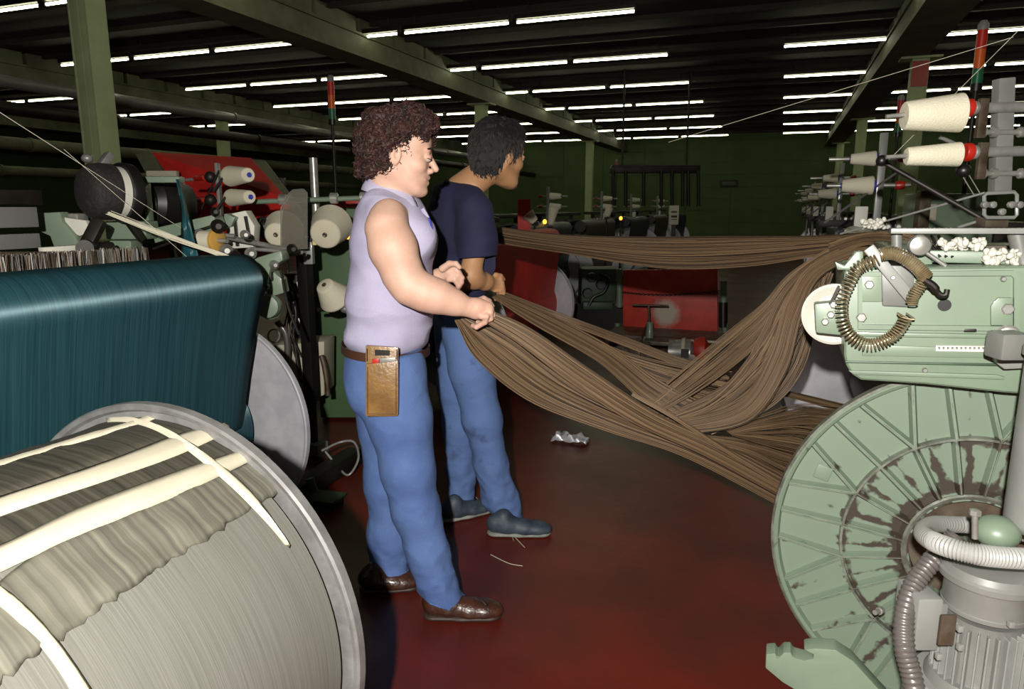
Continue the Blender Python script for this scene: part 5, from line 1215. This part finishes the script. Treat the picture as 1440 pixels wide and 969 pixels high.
def curls(v, n, parent, m, R=.0055, seed=3, name='curl_tips'):
    rn = random.Random(seed); mb = MB()
    for _ in range(n):
        p = Vector(v[rn.randrange(len(v))])+Vector((rn.gauss(0, .002), rn.gauss(0, .002), rn.gauss(0, .002))); a = Vector((rn.gauss(0, 1), rn.gauss(0, 1), rn.gauss(0, 1))).normalized(); b = a.orthogonal().normalized(); c = a.cross(b); r = R*rn.uniform(.7, 1.4); q = rn.uniform(0, 6)
        pts = [p+(b*math.cos(q+t*1.05)+c*math.sin(q+t*1.05))*r+a*r*.34*(t-3.5) for t in range(9)]
        mb.tube(pts, [.0006]+[.0016]*7+[.0004], 3, cap=False)
    o = mb.build(name, m, parent, smooth=80); o['kind'] = 'stuff'; return o

# ------------------------------------------------------------------ the curly-haired man
g0 = PZ(590, 850, 0)
man = thing('person', 'person with curly auburn hair, sleeveless lilac polo shirt and blue trousers, gripping brown yarn', 'person', V(*PF(555, 700, 2.4).xy, 0), 'two men at work')
J = PF
lo, hi = bounds([J(497, 160, 2.4), J(700, 160, 2.4), J(497, 500, 2.1), J(700, 470, 2.1), J(600, 300, 2.66), J(500, 300, 2.66)], .02)
hi[2] = J(560, 160, 2.4).z+.03; lo[2] = J(560, 500, 2.4).z
S = SDF(lo, hi, .0029)
hc = J(562, 219, 2.37); tl = math.radians(7)
hx = (FR*math.cos(math.radians(4))+FF*math.sin(math.radians(4)))*math.cos(tl)-UP*math.sin(tl)
HP, HR = head(S, hc, hx, None, 1.06)
S.cap(HP(-.025, 0, -.05), J(546, 290, 2.39), .060, .070, k=.03)                                    # neck
S.ell(J(553, 345, 2.4), (.118, .165, .18), k=.03, R=RM); S.ell(J(549, 440, 2.4), (.13, .15, .16), k=.03, R=RM)   # trunk under the shirt
S.cap(J(546, 304, 2.26), J(546, 304, 2.54), .055, k=.04)
# near arm: deltoid, upper arm, elbow, forearm, wrist
arm = [(J(544, 322, 2.225), .068), (J(553, 350, 2.205), .071), (J(566, 385, 2.185), .060), (J(576, 403, 2.175), .053), (J(598, 412, 2.17), .053), (J(618, 418, 2.175), .048), (J(640, 426, 2.185), .036), (J(657, 432, 2.19), .0265)]
leg_chain(S, arm, .025)
# near hand: back of the hand towards us, fingers closed under the skein
S.cap(J(657, 432, 2.19), J(670, 434, 2.195), .027, .031, k=.012, flat=(FF, .8)); S.cap(J(670, 434, 2.195), J(682, 436, 2.20), .032, .029, k=.012, flat=(FF, .7))
kn = [(688, 428, 2.235), (690, 433, 2.21), (689, 439, 2.19), (684, 445, 2.18)]
for i, (x, y, f_) in enumerate(kn):
    x2, y2 = x+(6, 5, 3, 0)[i], y+(10, 10, 9, 8)[i]
    pts = [J(x-7, y, f_), J(x, y, f_), J(x2-2, y2, f_+.008), J(x2-14, y2+7, f_+.02), J(x2-22+i, y2+5, f_+.035)]
    fin(S, pts, .0105, .0078)
fin(S, [J(668, 426, 2.21), J(680, 421, 2.235), J(687, 424, 2.25), J(692, 431, 2.26)], .0135, .0085)
# far arm and hand
leg_chain(S, [(J(556, 320, 2.57), .058), (J(580, 395, 2.60), .048), (J(600, 400, 2.56), .042), (J(616, 390, 2.50), .027)], .02)
S.cap(J(616, 390, 2.50), J(634, 382, 2.47), .028, .030, k=.012, flat=(FF, .7))
for i, (x, y) in enumerate(((640, 376), (644, 382), (643, 388), (639, 393))):
    fin(S, [J(x-8, y, 2.46), J(x, y, 2.455), J(x+6, y+9, 2.46), J(x+1, y+19, 2.475)], .0105, .008)
fin(S, [J(622, 378, 2.45), J(632, 371, 2.44), J(641, 371, 2.43), J(646, 376, 2.43)], .013, .0085)
v, f = S.mesh(); v = relax(v, f, 1)
body = np_obj('body', v, f, [M_skin1, M_lip], man); lc = HP(.096, 0, -.0635)
me = body.data
for p in me.polygons:
    d_ = p.center+Vector(ORG['body'])-lc; u, w_, z_ = d_.dot(HR.col[0]), d_.dot(HR.col[1]), d_.dot(HR.col[2])
    if abs(w_) < .024 and abs(z_) < .0105-abs(w_)*.25 and u > -.014: p.material_index = 1
eyes(HP, HR, 1.06, man, (-1, 1))
# hair: a mass of small curls
lo, hi = bounds([J(490, 140, 2.37), J(630, 265, 2.37)], .0); lo = lo-np.array([.08, .16, .02]); hi = hi+np.array([.08, .16, .02])
S = SDF(lo, hi, .0045)
S.ell(J(546, 202, 2.375), (.098, .102, .108), k=.02, R=RM); S.ell(J(576, 180, 2.37), (.088, .088, .060), k=.03, R=RM); S.ell(J(534, 230, 2.38), (.066, .080, .052), k=.03, R=RM)
S.ell(HP(.125, 0, -.035), (.085, .2, .098), k=.01, R=HR, sub=True)
S.ell(HP(.088, -.11, -.072), (.078, .06, .072), k=.01, R=HR, sub=True)
S.ell(HP(.105, -.03, .055), (.035, .05, .035), k=.01, R=HR, sub=True)
vh, fh = S.mesh(); hair = np_obj('hair', vh, fh, M_hair1, man)
displace(hair, lambda p, n: .009*noise.noise(p*75)+.020*noise.noise(p*27))
cv = np.zeros(len(hair.data.vertices)*3, np.float32); hair.data.vertices.foreach_get('co', cv); cv = cv.reshape(-1, 3)+np.array(ORG['hair'])
curls(cv, 4200, hair, M_hair1, .0072)
# shirt
lo, hi = bounds([J(478, 255, 2.4), J(625, 500, 2.4)], 0); lo = lo-np.array([.12, .24, .0]); hi = hi+np.array([.12, .24, .02])
S = SDF(lo, hi, .004)
S.ell(J(552, 345, 2.41), (.140, .180, .200), k=.03, R=RM); S.ell(J(549, 425, 2.41), (.152, .180, .185), k=.04, R=RM); S.ell(J(543, 470, 2.41), (.143, .178, .09), k=.03, R=RM)
S.cap(J(540, 298, 2.285), J(540, 298, 2.53), .052, k=.04); S.cap(J(533, 285, 2.33), J(533, 285, 2.47), .05, k=.03)
S.ell(J(588, 335, 2.33), (.06, .07, .07), k=.04, R=RM); S.ell(J(588, 335, 2.47), (.06, .07, .07), k=.04, R=RM)
for p_, r_ in ((arm[0][0], .062), (arm[1][0], .066)): S.cap(p_, p_-FF*.12, r_+.006, k=.008, sub=True)
nk = [J(553, 276, 2.39)+FR*(.074*math.cos(a)+.004)+FF*.070*math.sin(a)-UP*(.026*math.cos(a)) for a in np.linspace(0, 2*PI, 25)]
S.cap(HP(-.02, 0, -.02), J(548, 300, 2.39), .058, .060, k=.012, sub=True)
S.half(J(543, 491, 2.41), -UP+FR*.02, .006)
shirt = sdfobj('shirt', S, M_shirt, man, 2)
wr = folds(.0075, 5, 10, 5); wr2 = folds(.004, 3.5, 12, 6); displace(shirt, lambda p, n: wr(p, n)*.7+wr2(p, n)*max(0, min(1, (1.22-p.z)/.12)))
shirt['label'] = 'sleeveless lilac polo shirt'
cb = MB(); cvs = []; cfs = []
for i in range(30):
    a = .5+(2*PI-1.0)*i/29; c_ = J(552, 274, 2.39); dd = FR*math.cos(a)+FF*math.sin(a); up_ = -.030*math.cos(a)+.006
    base = c_+FR*.078*math.cos(a)+FF*.070*math.sin(a)+UP*up_
    cvs += [base+UP*.014-dd*.006, base+UP*.020+dd*.002, base-UP*.002+dd*.017, base-UP*.018+dd*.024]
for i in range(29):
    for j in range(3): q = i*4+j; cfs.append((q, q+1, q+5, q+4))
co_ = cb.add(cvs, cfs).build('collar', M_shirt, shirt, smooth=60); md = co_.modifiers.new('s', 'SOLIDIFY'); md.thickness = .004
MB().tube(spline([J(594, 293, 2.34), J(603, 310, 2.35), J(608, 330, 2.36)], 8), .007, 6).build('placket', M_shirt, shirt)
MB().tube([J(603, 306, 2.30), J(608, 322, 2.31), J(611, 345, 2.33)], [.003, .0035, .002], 8).build('blue_pen', M_blue, man)
# trousers
lo, hi = bounds([J(478, 480, 2.4), J(665, 480, 2.4), J(520, 830, 2.5), J(665, 865, 2.3)], 0); lo = lo-np.array([.06, .24, 0]); hi = hi+np.array([.06, .24, .02]); lo[2] = .01
S = SDF(lo, hi, .0048)
S.ell(J(542, 510, 2.41), (.138, .172, .15), k=.03, R=RM); S.ell(J(522, 545, 2.33), (.085, .10, .11), k=.04, R=RM); S.ell(J(522, 545, 2.49), (.085, .10, .11), k=.04, R=RM)
near = [(J(552, 520, 2.325), .112), (J(562, 590, 2.315), .106), (J(574, 660, 2.30), .090), (J(584, 715, 2.30), .080), (J(600, 775, 2.295), .074), (J(624, 850, 2.30), .080)]
far_ = [(J(542, 520, 2.50), .112), (J(545, 600, 2.50), .102), (J(546, 680, 2.50), .086), (J(546, 750, 2.50), .073), (J(549, 815, 2.50), .072), (J(549, 835, 2.50), .072)]
leg_chain(S, near, .035); leg_chain(S, far_, .035)
S.half(J(542, 488, 2.41), UP-FR*.02, .006, box=(J(542, 470, 2.41), np.array([.3, .3, .12])))
S.half(J(622, 843, 2.30), -UP-FR*.32, .006, box=(J(624, 870, 2.30), np.array([.14, .14, .14])))
S.half(J(550, 819, 2.5), -UP-FR*.1, .006, box=(J(549, 850, 2.5), np.array([.12, .11, .12])))
tr = sdfobj('trousers', S, M_jean, man, 2)
displace(tr, folds(.0046, 6, 5, 2, .45)); displace(tr, folds(.0026, 13, 15, 8, .30)); tr['label'] = 'blue cotton work trousers'
bv = []; bf = []
for i in range(64):
    a = 2*PI*i/64; c_ = J(543, 489, 2.41); e_ = c_+FR*.146*math.cos(a)+FF*.178*math.sin(a)+UP*(-.010*math.cos(a)); dd = (FR*math.cos(a)+FF*math.sin(a))
    bv += [e_+UP*.014, e_+UP*.014+dd*.004, e_-UP*.014+dd*.004, e_-UP*.014]
for i in range(64):
    for j in range(4): k2 = (i+1) % 64; bf.append((i*4+j, i*4+(j+1) % 4, k2*4+(j+1) % 4, k2*4+j))
MB().add(bv, bf).build('belt', M_belt, man)
# leather pouch on the belt
po = gpoly([(514, 486), (560, 489), (560, 584), (558, 586), (516, 586), (514, 584)], 2.195, .016, 'pouch', M_leather, man, .004)
po['label'] = 'tan leather tool pouch'
gpoly([(514, 512), (560, 508), (560, 584), (516, 585)], 2.182, .014, 'pocket', M_leather, po, .004)
gpoly([(527, 492), (548, 493), (548, 500), (527, 500)], 2.190, .004, 'slot', M_dark, po, 0)
gpoly([(523, 505), (533, 504), (533, 513), (523, 514)], 2.184, .006, 'red_handle', M_redpl, po, .001)
gpoly([(534, 504), (556, 503), (556, 511), (534, 512)], 2.186, .006, 'steel_tool', M_steel, po, .001)
for q in (((517, 516), (517, 582)), ((557, 512), (557, 582)), ((517, 582), (557, 582)), ((516, 490), (516, 508)), ((558, 492), (558, 506))): MB().tube([J(*q[0], 2.181), J(*q[1], 2.181)], .0011, 5).build('seam', M_belt, po)
# feet
sh_ = shoe('shoe', PZ(594, 868, 0), PZ(706, 868, 0), M_shoe1, M_sole1, man, lace=False)
shoe('shoe', PZ(508, 832, 0), PZ(580, 826, 0)+FR*.02, M_shoe1, M_sole1, man, lace=False)
MB().cyl(J(632, 846, 2.30), J(648, 862, 2.30), .045, .04, 20).build('sock', M_white, man)
MB().cyl(J(549, 800, 2.5), J(549, 826, 2.5), .04, .04, 16).build('sock', M_white, man)
MB().tube(spline([J(668, 838, 2.26), J(676, 843, 2.22), J(684, 851, 2.2)], 6), .003, 6).build('shoe_seam', M_sole1, man)

# ------------------------------------------------------------------ the dark-haired man
man2 = thing('person', 'person with short dark hair, navy t-shirt and blue trousers, head turned away, holding yarn', 'person', V(*PF(665, 700, 3.05).xy, 0), 'two men at work')
lo, hi = bounds([J(590, 165, 3.05), J(745, 165, 3.05), J(600, 430, 2.8), J(715, 430, 3.25)], .02); lo = lo-np.array([0, .1, 0])
S = SDF(lo, hi, .0036)
ph_ = math.radians(40); tl = math.radians(6)
hx = (FR*math.cos(ph_)+FF*math.sin(ph_))*math.cos(tl)-UP*math.sin(tl)
hc2 = J(701, 219, 3.0); HP2, HR2 = head(S, hc2, hx, None, 1.09)
BX = (FR*math.cos(.5)+FF*math.sin(.5)).normalized(); BY = UP.cross(BX); RB = Matrix((BX, BY, UP)).transposed()
S.cap(HP2(-.03, 0, -.045), J(650, 268, 3.05), .056, .070, k=.03)
S.ell(J(640, 325, 3.06), (.10, .15, .17), k=.03, R=RB); S.ell(J(642, 400, 3.06), (.105, .14, .14), k=.03, R=RB)
S.cap(J(662, 284, 2.93), J(625, 280, 3.18), .05, k=.04)
a2 = [(J(670, 300, 2.90), .052), (J(668, 350, 2.88), .044), (J(662, 386, 2.85), .043), (J(667, 392, 2.87), .040), (J(682, 396, 2.92), .034), (J(690, 398, 2.95), .026)]
leg_chain(S, a2, .02)
S.cap(J(690, 398, 2.95), J(699, 400, 2.97), .030, .030, k=.012, flat=(FF, .8))
for i, (x, y) in enumerate(((704, 393), (706, 398), (706, 403), (703, 408))):
    fin(S, [J(x-7, y, 2.955), J(x, y, 2.96), J(x+2, y+9, 2.97), J(x-6, y+13, 2.985)], .0110, .0085)
fin(S, [J(690, 392, 2.94), J(697, 387, 2.95), J(704, 388, 2.965), J(708, 393, 2.98)], .013, .009)
# far arm, mostly hidden behind the body
leg_chain(S, [(J(628, 296, 3.2), .05), (J(640, 380, 3.28), .042), (J(668, 398, 3.2), .034), (J(684, 400, 3.12), .026)], .02)
v, f = S.mesh(); v = relax(v, f, 1); np_obj('body', v, f, [M_skin2], man2)
eyes(HP2, HR2, 1.09, man2, (-1, 1))
lo, hi = bounds([J(655, 160, 3.0), J(740, 260, 3.0)], .02); lo = lo-np.array([.05, .12, .0]); hi = hi+np.array([.05, .12, .01])
S = SDF(lo, hi, .004)
E2 = lambda p, r, **kw: S.ell(HP2(*p), r, R=HR2, **kw)
E2((-.016, 0, .036), (.112, .094, .108), k=.02); E2((-.05, 0, -.02), (.070, .078, .075), k=.03); E2((.03, 0, .085), (.075, .07, .05), k=.03)
E2((.13, 0, -.045), (.072, .2, .100), k=.01, sub=True); E2((.045, -.10, -.06), (.050, .05, .055), k=.01, sub=True); E2((.0, -.09, -.012), (.020, .03, .030), k=.006, sub=True)
vh, fh = S.mesh(); hair2 = np_obj('hair', vh, fh, M_hair2, man2)
displace(hair2, lambda p, n: .009*noise.noise(p*42)+.004*noise.noise(V(p.x*50, p.y*50, p.z*120)))
cv = np.zeros(len(hair2.data.vertices)*3, np.float32); hair2.data.vertices.foreach_get('co', cv); cv = cv.reshape(-1, 3)+np.array(ORG[hair2.name])
mb = MB(); rn = random.Random(5)
for _ in range(2600):
    p = Vector(cv[rn.randrange(len(cv))]); d_ = (p-HP2(-.01, 0, .07)); d_ = (d_-UP*.08+Vector((rn.gauss(0, .03), rn.gauss(0, .03), rn.gauss(0, .03)))).normalized()
    n_ = (p-HP2(-.01, 0, .02)).normalized(); d_ = (d_-n_*d_.dot(n_)*.8).normalized()
    mb.tube([p-d_*.012, p+n_*.004, p+d_*.016+n_*.005*rn.random()], [.0012, .0018, .0003], 3, cap=False)
o = mb.build('hair_strands', M_hair2, hair2, smooth=80); o['kind'] = 'stuff'
# t-shirt
lo, hi = bounds([J(590, 240, 3.05), J(705, 430, 3.05)], 0); lo = lo-np.array([.1, .26, 0]); hi = hi+np.array([.1, .24, .02])
S = SDF(lo, hi, .0042)
S.ell(J(641, 325, 3.06), (.128, .178, .200), k=.03, R=RB); S.ell(J(643, 395, 3.06), (.130, .165, .14), k=.04, R=RB)
S.cap(J(660, 282, 2.94), J(624, 276, 3.18), .062, k=.05); S.ell(J(640, 272, 3.06), (.085, .12, .055), k=.03, R=RB)
leg_chain(S, [(J(667, 296, 2.90), .074), (J(671, 330, 2.88), .076), (J(672, 375, 2.865), .080)], .03)
S.cap(HP2(-.02, 0, -.03), J(652, 262, 3.05), .060, .066, k=.012, sub=True)
S.half(J(672, 361, 2.865), -UP+FR*.08, .005, box=(J(672, 385, 2.82), np.array([.10, .09, .075])))
S.half(J(645, 424, 3.06), -UP, .006, box=(J(645, 440, 3.06), np.array([.3, .3, .09])))
ts = sdfobj('t_shirt', S, M_navy_t, man2, 2); displace(ts, folds(.0050, 7, 8, 9)); ts['label'] = 'short-sleeved navy t-shirt'
# trousers
lo, hi = bounds([J(610, 410, 3.05), J(700, 410, 3.05), J(620, 720, 3.2), J(750, 760, 2.95)], 0); lo = lo-np.array([.06, .24, 0]); hi = hi+np.array([.06, .24, .02]); lo[2] = .01
S = SDF(lo, hi, .005)
S.ell(J(650, 440, 3.06), (.118, .155, .15), k=.03, R=RB)
near = [(J(654, 455, 2.98), .105), (J(664, 520, 2.96), .096), (J(678, 590, 2.96), .082), (J(690, 650, 2.98), .070), (J(703, 700, 3.0), .072), (J(714, 740, 3.01), .080)]
far_ = [(J(643, 455, 3.13), .105), (J(643, 540, 3.14), .088), (J(646, 600, 3.15), .076), (J(648, 660, 3.16), .064), (J(648, 712, 3.17), .062), (J(648, 735, 3.17), .062)]
leg_chain(S, near, .035); leg_chain(S, far_, .035)
S.half(J(650, 414, 3.06), UP, .006, box=(J(650, 400, 3.06), np.array([.3, .3, .12])))
S.half(J(712, 728, 3.01), -UP-FR*.36, .006, box=(J(714, 750, 3.01), np.array([.13, .12, .12])))
S.half(J(648, 720, 3.17), -UP-FR*.15, .006, box=(J(648, 745, 3.17), np.array([.1, .1, .1])))
tr2 = sdfobj('trousers', S, M_jean2, man2, 2); displace(tr2, folds(.0048, 6, 6, 12, .45)); displace(tr2, folds(.0028, 12, 14, 3, .35)); tr2['label'] = 'blue work trousers with dark grease smudges'
shoe('shoe', PZ(684, 752, 0), PZ(775, 752, 0), M_shoe2, M_sole2, man2)
shoe('shoe', PZ(620, 735, 0), PZ(688, 718, 0)+FR*.01, M_shoe2, M_sole2, man2)
MB().cyl(J(712, 715, 3.01), J(714, 742, 3.01), .04, .038, 16).build('sock', M_dark, man2)
MB().cyl(J(648, 700, 3.17), J(648, 722, 3.17), .038, .036, 16).build('sock', M_dark, man2)
